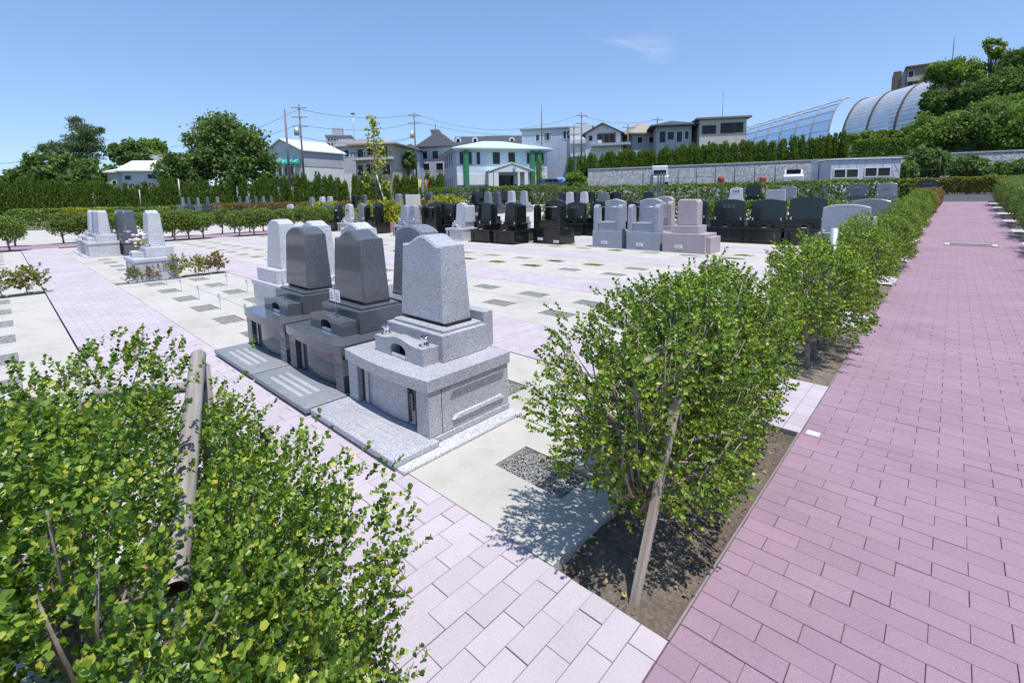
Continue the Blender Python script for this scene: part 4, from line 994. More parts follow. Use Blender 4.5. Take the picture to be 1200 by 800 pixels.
# wall line and terrace on the right
WA, WB, WC = np.array([-34.9, 52.2]), np.array([-2.2, 63.4]), np.array([22, 71.7])
wd = (WB-WA)/np.linalg.norm(WB-WA); wnv = np.array([-wd[1], wd[0]])
TZ = 4.85
for i in range(52):
    px = 672+i*6.4+random.uniform(-2.5, 2.5); depth = np.interp(px, [660, 690, 1000], [64, 63.5, 51.5])
    yt = np.interp(px, [665, 690, 715, 800, 900, 1000], [190, 185, 179, 172, 166, 157])+random.uniform(-3, 3)
    if px > 1000: break
    if 712 < px < 714: continue
    conifer(px, yt, depth+1.5, TZ-.1 if px > 690 else 1.3, 15, 'dark pointed conifer in the row on top of the stone wall', 'conifer row on the stone wall')
def wall_seg(a, b, z0, z1, t, name, mat, label):
    L = np.linalg.norm(b-a); o = empty(name, (a[0], a[1], 0), math.atan2(b[1]-a[1], b[0]-a[0]), label, 'wall')
    bat = .35
    MB().loft([[(x, 0, z0), (x, t+bat, z0), (x, t+bat, z1), (x, bat, z1)] for x in (0, L)]).build('stone_face', M[mat], o)
    n = int(L/3)
    for k in range(n): MB().box(L*k/n+.01, L*(k+1)/n-.01, bat-.06, bat+t+.05, z1+.002, z1+.16, .02).build('coping', M['retaining_concrete'], o)
    return o
wall_seg(WA, WB, 1.0, TZ, .6, 'retaining_wall', 'stone_wall', 'long pale stone retaining wall under the dark conifers')
wall_seg(WB+wd*.02, WC, 1.0, TZ+.1, .6, 'retaining_wall', 'stone_wall', 'stone retaining wall beyond the end of the red path, behind trees')
p0 = bg(640, 222, 72)[:2]; wall_seg(np.array(p0), WA-wd*.05-wnv*1.0, 1.0, 3.6, .4, 'low_wall', 'retaining_concrete', 'low pale wall between the office and the stone wall')
def terr(name, pts, z): return struct(MB().add([(p[0], p[1], z) for p in pts], [tuple(range(len(pts)))]).build(name, M['hill_earth']))
f2 = np.array([math.sin(YAW), math.cos(YAW)]); r2 = np.array([math.cos(YAW), -math.sin(YAW)])
terr('terrace', [WA+wnv*.9, WB+wnv*.9, WC+wnv*.9, WC+f2*160+r2*60, WA+f2*160-r2*10], TZ-.05)
# hill: height field in (lateral, depth)
def hill_z(a, b):
    s1 = np.clip((a-40)/26, 0, 1); s2 = np.clip((b-40)/22, 0, 1); s1 = s1*s1*(3-2*s1); s2 = s2*s2*(3-2*s2)
    return .6+2.2*s2+8.2*s1*s2+3*np.clip((a-66)/40, 0, 1)*s2
A, Bq = np.meshgrid(np.linspace(36, 180, 37), np.linspace(40, 220, 37))
P = A[..., None]*r2+Bq[..., None]*f2; Z = hill_z(A, Bq)+.3*np.sin(A*.7)*np.sin(Bq*.6)
Z = np.where((A < 37) | (Bq < 41), .2, Z)
Vh = np.concatenate([P, Z[..., None]], -1).reshape(-1, 3); n = 37
struct(link('hill', np_mesh('hill', Vh, [(j*n+i, j*n+i+1, (j+1)*n+i+1, (j+1)*n+i) for j in range(n-1) for i in range(n-1)], True), M['hill_earth']))
def hz_at(px, py, depth):
    p = bg(px, py, depth)[:2]; return float(hill_z(p@r2, p@f2))
HT = [(1086, 196, 20, 24, 46, 'leaf_tree', 'dark rounded tree right of the prefab cabin', 60), (1063, 203, 9, 14, 44, 'leaf_bright', 'small light green tree at the corner of the prefab cabin', 30),
      (1134, 200, 20, 16, 43, 'leaf_tree', 'young spreading tree before the wall at the end of the red path', 36), (1104, 158, 36, 24, 52, 'leaf_bright', 'bright green bush mass above the stone wall at the foot of the hill', 90),
      (1152, 150, 34, 27, 50, 'leaf_tree', 'leafy tree in the middle of the right hillside', 90), (1192, 160, 30, 34, 47, 'leaf_bright', 'light green tree low on the hillside at the right edge', 90),
      (1187, 207, 30, 18, 44, 'leaf_tree', 'low bush mass behind the right hedge at the picture edge', 60), (1138, 118, 32, 17, 58, 'leaf_tree', 'tree high on the hillside below the brown building', 80),
      (1185, 108, 32, 26, 54, 'leaf_tree', 'dark tree high on the hillside at the right edge', 100), (1176, 135, 34, 20, 52, 'leaf_bright', 'bright tree in the upper right hillside', 80),
      (1122, 89, 30, 18, 62, 'leaf_bright', 'flat topped light tree in front of the brown building', 50), (1194, 78, 18, 20, 56, 'leaf_tree', 'crown at the top of the hillside cut by the right edge', 60),
      (1163, 60, 13, 19, 60, 'leaf_bright', 'thin wispy treetop rising highest on the hillside', 12), (1045, 161, 34, 8, 58, 'leaf_bright', 'low bright shrubs under the ribbed metal shell', 60),
      (1010, 163, 22, 7, 57, 'leaf_bright', 'low bright shrubs left of the ribbed metal shell', 40), (1092, 128, 12, 22, 62, 'leaf_tree', 'ivy like growth on the end of the ribbed shell', 46)]
for i, (px, py, hw, hh, d, mt, lb, nc) in enumerate(HT):
    tree(px, py, hw, hh, d, mt, lb, 200+i, nc, 105, 2.5, 'hillside_tree', 'trees and bushes on the right hillside', hz_at(px, py, d)-.2, .85, .14, -.75, 'tree', .25)
hp = [bg(998, 186, 51.5), bg(1062, 184, 50)]
h_ = clipped_hedge(hp[0][0], hp[0][1], hp[1][0], hp[1][1], 1.0, 2.0, 'leaf_conifer', 'dark clipped hedge on the wall below the bright shrubs', 81, 500, .14, TZ-.1)
# big trees on the left
tree(271, 188, 49, 46, 62, 'leaf_tree', 'large dark round crowned evergreen tree left of the white workshop', 301, 110, 120, 3.2, base=.3, trunk=.35)
tree(212, 205, 26, 24, 58, 'leaf_tree', 'medium bushy tree left of the large round evergreen', 302, 50, 90, 3.2, base=.3)
tree(80, 210, 56, 27, 56, 'leaf_tree', 'wide blue green broadleaf mass under the pine', 303, 80, 110, 3.4, base=.1, trunk=.3)
tree(33, 215, 20, 20, 54, 'leaf_tree', 'round tree at the left end of the wide broadleaf mass', 304, 34, 90, 3.2, base=.1)
tree(150, 186, 22, 20, 76, 'leaf_tree', 'lighter tree standing behind the pine to its right', 305, 36, 80, 3.2, base=.2)
tree(178, 180, 18, 16, 90, 'leaf_bright', 'pale feathery tree behind the small left house', 306, 30, 80, 3.2, base=.2)
tree(8, 222, 14, 10, 54, 'leaf_tree', 'dark low tree cut by the left edge', 307, 20, 80, 3.2, base=.1)
tree(478, 190, 9, 12, 72, 'leaf_tree', 'small ball shaped tree between two houses left of the office', 308, 24, 80, 2.4, base=2.2)
tree(675, 213, 11, 12, 60, 'leaf_bright', 'rounded green bush at the left end of the stone wall', 309, 40, 90, 2.4, base=1.2, trunk=.08)
# pine: layered pads
def pine():
    d = 60; s = d/F; c = bg(92, 243, d); g = np.random.default_rng(5); root = empty('pine_tree', (c[0], c[1], 0), 0, 'tall layered pine leaning over the trees at the left', 'tree')
    pads = [(88, 141, 9, 4), (95, 150, 15, 5), (104, 154, 16, 5), (92, 162, 18, 5), (106, 164, 15, 6), (82, 170, 22, 5), (60, 172, 16, 4), (98, 174, 20, 6), (70, 180, 20, 5), (112, 172, 12, 5), (118, 152, 5, 3), (52, 176, 8, 3), (100, 184, 18, 6)]
    Ps, Ns = [], []; mb = MB(); base = np.array([c[0], c[1], 0])
    tr = [bg(96, 243, d)-base, bg(98, 205, d)-base, bg(94, 180, d)-base, bg(96, 158, d)-base, bg(89, 142, d)-base]; tr[0][2] = -.2
    mb.tube(tr, [.32, .28, .22, .14, .05], 8)
    for (px, py, hw, hh) in pads:
        q = bg(px, py, d+g.uniform(-1.2, 1.2))-base; hh = hh*1.35; n = int(52*hw); dd = nrm(g.normal(0, 1, (n, 3))); r = (g.random(n)**.5*1.12*(1+.25*np.sin(dd[:, 0]*7+px)*np.cos(dd[:, 1]*6)))[:, None]
        Ps.append(q+dd*r*np.array([hw*s, hw*s*.8, hh*s*.8])); Ns.append(dd*.8+np.array([0, 0, .4]))
        zt = min(tr[-1][2], max(q[2]-.6, 1)); xs = np.interp(zt, [t[2] for t in tr], [t[0] for t in tr]); yy = np.interp(zt, [t[2] for t in tr], [t[1] for t in tr])
        mb.tube([(xs, yy, zt-.4), tuple((np.array([xs, yy, zt])+q)/2), tuple(q)], [.10, .07, .03], 6)
    Vv, Qq = cards(np.concatenate(Ps), np.concatenate(Ns), 2.6*s, g, .4)
    fo = link('needles', np_mesh('needles', Vv, Qq), M['leaf_pine'], root); fo['kind'] = 'stuff'; mb.build('trunk', M['bark'], root)
pine()
# young tree with its prop, yellow bushes
def sapling(px, depth, py_top, label, mat, seed, prop=True):
    s = depth/F; b = bg(px, 250, depth); zb = gz(b[1]); t = bg(px-2, py_top, depth); hgt = t[2]-zb; g = np.random.default_rng(seed)
    root = empty('young_tree', (b[0], b[1], zb), 0, label, 'tree'); mb = MB(); mb.tube([(0, 0, -.1), (.03, 0, hgt*.5), (0, .02, hgt*.97)], [.06, .045, .012], 7)
    Ps = []
    for k in range(46):
        z = hgt*(.30+.70*(k/46)); L = (1-k/50)**.8*hgt*.13+.10; a = g.uniform(0, 6.28); q = np.array([math.cos(a)*L, math.sin(a)*L, z+L*.5]); mb.tube([(0, 0, z), tuple(q)], [.015, .005], 4)
        for _ in range(9): Ps.append(q*np.array([1, 1, 1])-np.array([q[0], q[1], L*.5])*g.random()*.7+g.normal(0, .13, 3))
    Vv, Qq = cards(np.array(Ps), nrm(g.normal(0, 1, (len(Ps), 3)))+np.array([0, 0, .5]), .17, g)
    fo = link('crown', np_mesh('crown', Vv, Qq), M[mat], root); fo['kind'] = 'stuff'; mb.build('trunk', M['bark'], root)
    if prop: MB().tube([(.62, .55, 0), (.02, .02, hgt*.5)], .035, 8).build('prop', M['frame_white'], root)
sapling(442, 29, 141, 'slim young tree with yellow green leaves and a white prop', 'leaf_yellow', 11)
sapling(633, 66, 186, 'thin young tree in front of the office pillars', 'leaf_bright', 12, False)
for i, (px, py, d, w, lb) in enumerate(((432, 252, 24, .62, 'yellow leaved bush left of the young tree trunk'), (452, 250, 25, .6, 'yellow leaved bush right of the young tree trunk'), (378, 249, 28, .9, 'yellow leaved bush behind the far left tombs'),
                                     (525, 239, 33, 1.1, 'yellow leaved bush among the distant tombs before the office'))):
    p = bg(px, py, d); shrub('golden_bush', (p[0], p[1], gz(p[1])), (w, w, .6), .72, 420, 5, .13, .18, 'leaf_yellow', 400+i, 2, 14, .2, .35, lb, 'bush', None, .3, 2.2, -.9, .02)
# hedges across the middle distance
def hedge_px(a, b, w, h, mat, label, seed, dens=200, sz=.09):
    A_, B_ = bg(*a), bg(*b); return clipped_hedge(A_[0], A_[1], B_[0], B_[1], w, h, mat, label, seed, dens, sz)
hedge_px((655, 225, 33), (1068, 224, 26), .9, 1.35, 'leaf_hedge', 'long clipped green hedge before the stone wall', 82, 400, .09)
hedge_px((500, 229, 50), (655, 226, 44), .9, 1.7, 'leaf_hedge', 'long clipped hedge in front of the office', 83, 420, .10)
hedge_px((250, 236, 44), (520, 231, 47), .9, 1.0, 'leaf_rust', 'orange flecked hedge strip across the distance left of the office', 84, 200, .10)
hedge_px((14, 251, 33), (66, 250, 33), 1.0, 1.25, 'leaf_hedge', 'clipped box hedge at the far left, first of two', 85, 260, .08)
hedge_px((70, 249, 34), (126, 248, 34), 1.0, 1.25, 'leaf_yellow', 'yellow topped box hedge behind the far left tombs', 86, 260, .08)
hedge_px((128, 248, 35), (198, 246, 36), 1.0, 1.25, 'leaf_hedge', 'clipped box hedge between the yellow topped ones', 87, 260, .08)
hedge_px((200, 242, 52), (360, 239, 54), 1.0, 1.1, 'leaf_hedge', 'long clipped hedge in front of the distant dark tombs', 88, 220, .08)
hedge_px((405, 243, 29), (520, 240, 30), .8, .8, 'leaf_hedge', 'low green hedge behind the far front row of tombs', 89, 220, .08)
hedge_px((640, 241, 24), (860, 240, 20), .8, .75, 'leaf_hedge', 'low green hedge between the far tomb rows', 90, 480, .07)
hedge_px((800, 241, 20), (1040, 238, 15.5), .9, .85, 'leaf_hedge', 'loose green hedge behind the wide black tombs', 91, 520, .06)
q0, q1 = bg(1108, 231, 27), bg(1172, 230, 31)
clipped_hedge(-3.6, 50, 5.2, 50, .8, 1.15, 'leaf_azalea', 'reddish green hedge closing the end of the red path', 92, 700, .09)
# ------------------------------------------------------------------ buildings
def building(name, label, px0, py0, depth, yaw, wpx, D, hpx, wall, roof=None, wins=(), lwins=(), rwins=(), ext=3.0, frame='frame_white', extra=None, cat='house', glass='glass_dark', mull=True):
    """origin at the front-left corner; pixel sizes of the photo become metres at this distance; wins are pixel rectangles on the front"""
    s = depth/F; p = bg(px0, py0, depth); yw = math.radians(yaw); cs = max(.3, math.cos(yw))
    root = empty(name, tuple(p), -YAW+yw, label, cat); Wd = wpx*s/cs; Hh = hpx*s
    MB().box(0, Wd, 0, D, -ext, Hh).build('wall', M[wall], root)
    def win(face, r):
        if face == 'F':
            x0, x1 = (r[0]-px0)*s/cs, (r[1]-px0)*s/cs
        else: x0, x1 = r[0], r[1]
        z1, z0 = ((py0-r[2])*s, (py0-r[3])*s) if face == 'F' else (r[3], r[2])
        t = .07; w = MB()
        for b in ((x0-t, x1+t, z1, z1+t), (x0-t, x1+t, z0-t, z0), (x0-t, x0, z0, z1), (x1, x1+t, z0, z1)): w.box(b[0], b[1], -.06, .02, b[2], b[3])
        if x1-x0 > 1.35 and mull: w.box((x0+x1)/2-.03, (x0+x1)/2+.03, -.045, .02, z0, z1)
        pn = MB().box(x0, x1, -.022, .004, z0, z1)
        if face == 'L': T = Matrix.Rotation(math.radians(-90), 4, 'Z'); T = Matrix.Translation((0, D, 0)) @ T
        elif face == 'R': T = Matrix.Translation((Wd, 0, 0)) @ Matrix.Rotation(math.radians(90), 4, 'Z')
        else: T = Matrix.Identity(4)
        wo = w.xf(T).build('window', M[frame], root); pn.xf(T).build('pane', M[glass], wo)
    for r in wins: win('F', r)
    for r in lwins: win('L', r)
    for r in rwins: win('R', r)
    if roof:
        kind, hr, ov, rm = roof[:4]; t = .16
        mb = MB(); wm = MB()
        if kind == 'gable_x':
            k = hr/(D/2); pr = [(-ov, -ov*k), (D/2, hr), (D+ov, -ov*k), (D+ov, -ov*k+t), (D/2, hr+t*1.15), (-ov, -ov*k+t)]
            mb.loft([[(x, y, Hh+z+.004) for y, z in pr] for x in (-ov, Wd+ov)])
            wm.loft([[(x, 0, Hh+.001), (x, D, Hh+.001), (x, D/2, Hh+hr-.004)] for x in (.001, Wd-.001)])
        elif kind == 'gable_y':
            k = hr/(Wd/2); pr = [(-ov, -ov*k), (Wd/2, hr), (Wd+ov, -ov*k), (Wd+ov, -ov*k+t), (Wd/2, hr+t*1.15), (-ov, -ov*k+t)]
            mb.loft([[(x, y, Hh+z+.004) for x, z in pr] for y in (-ov, D+ov)])
            wm.loft([[(0.001, y, Hh+.001), (Wd-.001, y, Hh+.001), (Wd/2, y, Hh+hr-.004)] for y in (.001, D-.001)])
        elif kind == 'hip':
            i = min(Wd, D)/2*roof[4] if len(roof) > 4 else min(Wd, D)/2
            a, b, c, d = -ov, Wd+ov, -ov, D+ov; e = [(a, c), (b, c), (b, d), (a, d)]
            if Wd >= D: rg = [(i-ov*0, D/2), (Wd-i, D/2), (Wd-i, D/2+.01), (i, D/2+.01)]
            else: rg = [(Wd/2, i), (Wd/2+.01, i), (Wd/2+.01, D-i), (Wd/2, D-i)]
            mb.loft([[(x, y, Hh-.02) for x, y in e], [(x, y, Hh+t) for x, y in e], [(x, y, Hh+t+hr) for x, y in rg]])
        elif kind == 'flat':
            mb.box(-ov, Wd+ov, -ov, D+ov, Hh+.004, Hh+hr, .05)
        elif kind == 'shed':
            mb.loft([[(x, -ov, Hh+.004), (x, D+ov, Hh+hr), (x, D+ov, Hh+hr+t), (x, -ov, Hh+t)] for x in (-ov, Wd+ov)])
        if wm.v: wm.build('gable', M[wall], root)
        mb.build('roof', M[rm], root)
    if extra: extra(root, s, Wd, Hh, cs)
    return root
def pxbox(root, s, cs, px0, py0, x0, x1, y0, y1, ya, yb, name, mat, c=0):
    return MB().box((x0-px0)*s/cs, (x1-px0)*s/cs, ya, yb, (py0-y1)*s, (py0-y0)*s, c).build(name, M[mat], root)

# office with the green roof
def office_extra(root, s, Wd, Hh, cs):
    X = lambda px: (px-536)*s/cs; Z = lambda py: (222-py)*s
    for a, b in ((544, 549.2), (622.5, 627.5), (631, 635.5)):
        MB().box(X(a), X(b), -.55, -.10, Z(217.6), Z(176.8), .02).build('green_pillar', M['pillar_green'], root)
        MB().box(X(a)-.02, X(b)+.02, -.57, -.08, Z(223.5), Z(217.7), .02).build('pillar_foot', M['band_purple'], root)
    for a, b in ((536.05, 568), (618, 643.5)):
        MB().box(X(a), X(b), -.08, -.002, Z(217), Z(204), .01).build('white_panel', M['wall_white'], root)
        MB().box(X(a), X(b), -.10, -.001, Z(223.5), Z(217.05), .01).build('purple_band', M['band_purple'], root)
    for a, b in ((568.05, 580), (602, 617.9)):
        MB().box(X(a), X(b), -.06, -.001, Z(223.5), Z(217.05), .01).build('purple_band', M['band_purple'], root)
    po = MB(); yf = -2.2
    k0, k1, zt, ze = X(569), X(622), Z(193), Z(202.5); t = .22
    po.loft([[(k0, y, ze), ((k0+k1)/2, y, zt), (k1, y, ze), (k1, y, ze+t), ((k0+k1)/2, y, zt+t), (k0, y, ze+t)] for y in (yf, -.01)])
    pr = po.build('porch_roof', M['roof_green'], root)
    MB().loft([[(k0+.35, y, ze-.05), (k1-.35, y, ze-.05), ((k0+k1)/2, y, zt-.04)] for y in (yf+.1, yf+.3)]).build('porch_gable', M['wall_white'], pr)
    MB().box(X(596.6), X(599.8), yf+.04, yf+.10, Z(202), Z(197.7), .01).build('blue_sign', M['sign_blue'], pr)
    for k in range(3): MB().box(X(597.1), X(599.3)-.05*k, yf+.03, yf+.0395, Z(201.2-1.2*k), Z(200.7-1.2*k)).build('sign_line', M['white_plate'], pr)
    for a, b in ((568.6, 573.5), (574.5, 580), (610.5, 614.8), (602.5, 605)):
        MB().box(X(a), X(b), yf+.1, yf+.45, Z(223.5), Z(203.6), .02).build('porch_pillar', M['wall_white'], root)
    dr = MB().box(X(580), X(602), -.10, -.003, Z(223), Z(206)).build('entrance', M['frame_dark'], root)
    for a in (581, 586.5, 592, 597): MB().box(X(a), X(a+4.6), -.12, -.101, Z(222.5), Z(207)).build('glass_leaf', M['glass_dark'], dr)
    MB().box(-.5, Wd+.5, -.5, 12.5, Hh-.28, Hh-.03).build('eave_board', M['wall_lightblue'], root)
ow = [(539.5, 543.6, 179, 193), (549.8, 553.3, 179, 193), (559, 563, 179, 193), (577.8, 586.2, 179, 192.8), (596.3, 604.3, 179, 192.8), (618.6, 622, 179, 192.3), (628, 630.6, 179, 192.3), (636, 639.5, 179, 192.3),
      (540.5, 543.8, 208, 222), (549.8, 553.8, 208, 222), (559.6, 563.3, 208, 221), (619.5, 622.2, 207, 221), (628, 630.6, 207, 221), (636, 639.5, 207, 221)]
so_ = 73/F
building('office_building', 'two storey white office with pale green roof and dark green pillars', 536, 222, 73, 17, 108, 11.5, 46.5, 'wall_lightblue', ('hip', 1.75, .8, 'roof_green', 1.0), ow,
         [(1.0+2.1*k, 2.0+2.1*k, 3.8, 5.6) for k in range(4)]+[(1.0+2.1*k, 2.0+2.1*k, .4, 1.9) for k in range(4)], frame='wall_lightblue', extra=office_extra, cat='building', mull=False)
# white workshop with teal awnings
def shop_extra(root, s, Wd, Hh, cs):
    for k in range(5):
        y = .5+1.45*k
        MB().loft([[(0, yy, Hh-1.15), (-.85, yy, Hh-1.75), (-.85, yy, Hh-2.0), (0, yy, Hh-1.95)] for yy in (y, y+1.05)]).build('awning', M['awning_teal'], root)
    MB().box(Wd+.3, Wd+2.6, .3, 5, -3, Hh*.46).build('side_annex', M['wall_white'], root)
    MB().box(-.10, -.002, .3, 7.4, .4, 1.7).build('dark_shopfront', M['frame_dark'], root)
    MB().box(-1.6, -1.4, -.5, 9, -.2, .45).build('white_rail_wall', M['wall_white'], root)
    MB().box(Wd*.02, Wd*.98, -.05, -.003, Hh*.60, Hh*.99).build('grey_cladding', M['wall_grey'], root)
building('workshop', 'white workshop with white gable roof and row of teal awnings', 357, 222, 72, 60, 30, 9.5, 45, 'wall_white', ('gable_x', 1.9, .35, 'roof_white'), [], [(.8+1.45*k, 1.5+1.45*k, 2.2, 3.6) for k in range(5)], extra=shop_extra, cat='building')
building('house', 'small pale house with light grey roof among the left trees', 145, 224, 56, 12, 44, 7, 24, 'wall_white', ('gable_x', 1.2, .5, 'roof_white'), [(148, 154, 206, 211), (171, 179, 205, 210)])
building('shed', 'low annex with pale roof left of the small pale house', 128, 226, 56, 8, 16, 4, 23, 'wall_cream', ('shed', .8, .3, 'roof_white'), [(133, 137, 212, 218)])
building('house', 'house with dark grey roof behind the small pale house', 148, 200, 84, 8, 38, 8, 10, 'wall_grey', ('gable_x', 1.5, .5, 'roof_grey'), [(170, 176, 191, 195)], ext=6)
def balc(px0, py0, x0, x1, yt, yb, dep=1.1, mat='wall_cream'):
    def f(root, s, Wd, Hh, cs):
        b = pxbox(root, s, cs, px0, py0, x0, x1, yt, yb, -dep, -.003, 'balcony', mat)
        for k in np.arange(x0+1, x1, 4): pxbox(b, s, cs, px0, py0, k, k+.6, yt-5, yt-.05, -dep+.05, -dep+.12, 'baluster', 'frame_dark')
        pxbox(b, s, cs, px0, py0, x0, x1, yt-5.6, yt-5.05, -dep+.03, -dep+.14, 'handrail', 'frame_dark')
    return f
building('house', 'beige two storey house with brown hip roof and balcony right of the workshop', 418, 212, 70, -10, 46, 8, 40, 'wall_beige', ('hip', .9, .9, 'roof_tan'), [(421, 428, 176, 186), (433, 441, 175, 183), (448, 458, 174, 184), (420, 427, 194, 206), (431, 442, 193, 205), (450, 460, 194, 206)], extra=balc(418, 212, 416, 466, 186, 189))
building('house', 'grey house with slate roof partly behind the beige house', 395, 190, 88, 5, 30, 8, 18, 'wall_grey', ('gable_x', 1.6, .4, 'roof_grey'), [(404, 409, 176, 184)], ext=6)
building('apartment_block', 'tiny pinkish apartment block far off above the roofs', 383, 178, 190, 12, 27, 14, 17, 'wall_grey', ('flat', .8, .3, 'roof_grey'), [(385+3.3*k, 387.2+3.3*k, 163+5*r, 165.4+5*r) for k in range(8) for r in range(2)], ext=14, cat='building', extra=lambda r, s, W_, H_, c: MB().box(2, 6, 3, 7, H_+.9, H_+4).build('roof_tank', M['wall_grey'], r))
building('house', 'narrow blue grey house behind the small ball shaped tree', 468, 206, 82, 0, 24, 8, 28, 'wall_blue', ('hip', 1.3, .5, 'roof_slate'), [(471, 476, 184, 191), (482, 488, 184, 191)])
building('house', 'grey house with steep slate hip roof left of the office', 492, 207, 86, -6, 38, 10, 33, 'wall_grey', ('hip', 3.0, .6, 'roof_slate', .8), [(496, 502, 178, 187), (508, 515, 178, 187), (497, 504, 192, 200), (512, 520, 192, 200)])
def dormers(n, xs, zrel):
    def f(root, s, Wd, Hh, cs):
        for k, x in enumerate(xs):
            pr = [(-.55, 0), (.55, 0), (.55, .7)]+[(.55*math.cos(a), .7+.55*math.sin(a)) for a in np.linspace(.2, math.pi-.2, 7)]+[(-.55, .7)]
            d = MB().extr(pr, zrel[0], zrel[0]+2.2, 0); o = d.build('dormer', M['wall_white'], root); o.location = (x*Wd, 0, Hh+zrel[1])
            MB().extr([(a*.55, .2+b*.62) for a, b in pr], zrel[0]-.04, zrel[0]-.005, 0).build('pane', M['glass_dark'], o)
    return f
building('house', 'slate roofed house with white arched dormers behind the office, left', 536, 205, 88, 3, 30, 9, 34, 'wall_grey', ('gable_x', 1.9, .5, 'roof_slate'), [], extra=dormers(2, (.06, .72), (1.2, .35)))
building('house', 'slate roofed house with white arched dormers behind the office, right', 572, 205, 88, 3, 56, 9, 35, 'wall_grey', ('gable_x', 1.9, .5, 'roof_slate'), [], extra=dormers(2, (.52, .98), (1.2, .15)))
building('apartment_tower', 'small distant tower block top with an antenna above the slate roof', 506, 175, 170, 0, 8, 6, 20, 'wall_beige', ('flat', .8, .3, 'roof_grey'), [(507+2.2*k, 508.4+2.2*k, 158+4*r, 160+4*r) for k in range(3) for r in range(2)], ext=14, cat='building', extra=lambda r, s, W_, H_, c: MB().tube([(W_/2, 2, H_), (W_/2, 2, H_+3.2)], .12, 6).build('antenna', M['frame_dark'], r))
def blue_extra(root, s, Wd, Hh, cs):
    pxbox(root, s, cs, 612, 205, 666.5, 690.5, 153.5, 205, -.5, -.004, 'white_wing', 'wall_white')
    for a, b in ((168.5, 173), (183, 187)): pxbox(root, s, cs, 612, 205, 668, 690, a, b, -1.4, -.505, 'balcony', 'wall_white')
    for k in range(14): MB().box(Wd*.005+k*.6, Wd*.005+k*.6+.12, -.035, -.003, -2, Hh*.98).build('cladding_rib', M['wall_blue'], root)
building('commercial_building', 'pale blue clad building with flat roof right of the office', 612, 205, 84, -14, 78, 12, 50, 'wall_blue', ('flat', .35, .25, 'roof_grey'), [(628, 633, 160, 167), (638, 645, 158.5, 167), (658, 667, 157.5, 166), (671, 680, 157, 165.5), (683, 688.5, 157, 165.5), (671, 680, 176, 184), (683, 688, 176, 184)], extra=blue_extra, cat='building')
def gable_extra(root, s, Wd, Hh, cs):
    pxbox(root, s, cs, 686, 186, 699, 719, 158.5, 170, -.12, -.004, 'recessed_bay', 'brown_panel')
    for a in (700, 707, 713): pxbox(root, s, cs, 686, 186, a, a+4.6, 160, 169.5, -.16, -.121, 'sliding_door', 'glass_dark')
    pxbox(root, s, cs, 686, 186, 693, 735, 170.2, 173, -1.3, -.004, 'balcony', 'wall_grey'); pxbox(root, s, cs, 686, 186, 700, 704, 166, 169.8, -.6, -.18, 'air_conditioner', 'wall_white')
building('house', 'white gabled house with dark eaves and brown bay above the conifers', 686, 186, 74, -18, 38, 9, 28, 'wall_white', ('gable_y', 1.35, .55, 'eave_brown'), [(690, 694, 160, 166)], rwins=[(1, 3, .9, 2.1), (5, 7.5, .9, 2.1)], extra=gable_extra)
building('house', 'grey house with tan hip roof above the conifers', 741, 184, 74, 8, 34, 8, 26, 'wall_grey', ('hip', 1.9, .7, 'roof_tan'), [(747, 752.5, 161.5, 168), (761, 766, 161, 168)])
building('house', 'grey house with slate hip roof and bay windows above the conifers', 769, 184, 70, -10, 38, 9, 34, 'wall_grey', ('hip', 1.0, 1.0, 'roof_slate'), [(772, 779, 155, 168), (781, 788, 156, 165), (791, 797, 156, 168), (800, 804, 156, 165)])
building('house', 'boxy cream house with flat roof and two wide windows above the conifers', 819, 184, 68, -10, 50, 8, 42, 'wall_cream', ('flat', .32, .55, 'roof_grey'), [(822, 836, 149, 157.5), (842, 855.5, 147, 157.5), (857, 865, 147, 157)], rwins=[(1.0, 3.6, 2.6, 4.4)], frame='eave_brown')
def prefab_extra(root, s, Wd, Hh, cs):
    for k in range(8): MB().box(Wd*k/8, Wd*k/8+.06, -.02, -.003, -.6, Hh).build('panel_joint', M['wall_grey'], root)
building('prefab_cabin', 'long pale grey prefab cabin with two double windows before the stone wall', 972, 219, 44, -6, 75, 3.4, 30.5, 'prefab', ('flat', .10, .12, 'wall_grey'), [(976, 988, 199.5, 208.5), (989.5, 1001.5, 199.5, 208.5), (1009.5, 1021.7, 198.5, 207.7), (1023.2, 1036, 198.5, 207.7)], ext=1.5, extra=prefab_extra, cat='cabin')
def brown_extra(root, s, Wd, Hh, cs):
    MB().box(-2.2, -.8, .5, 8, -20, Hh-.4).build('stair_fin', M['wall_brown'], root); MB().box(-.795, -.005, 1.2, 3, -20, Hh-.6).build('pale_stair_wall', M['wall_white'], root)
    for r in range(3): MB().box(.2, 3.0, -.9, -.004, Hh-3.2-3*r, Hh-2.3-3*r).build('balcony', M['wall_cream'], root)
    MB().tube([(8, 4, Hh), (8, 4, Hh+6)], .07, 6).build('antenna', M['frame_dark'], root)
building('brown_apartments', 'brown apartment building rising behind the ribbed metal shell', 1058, 135, 108, -36, 40, 12, 53, 'wall_brown', ('flat', .35, .2, 'wall_brown'), [(1072, 1081, 86, 90), (1072, 1081, 97, 101), (1090, 1098, 84, 88), (1090, 1098, 95, 99), (1059.5, 1063.5, 86, 93), (1059.5, 1063.5, 96.5, 103)], ext=20, extra=brown_extra, cat='building')

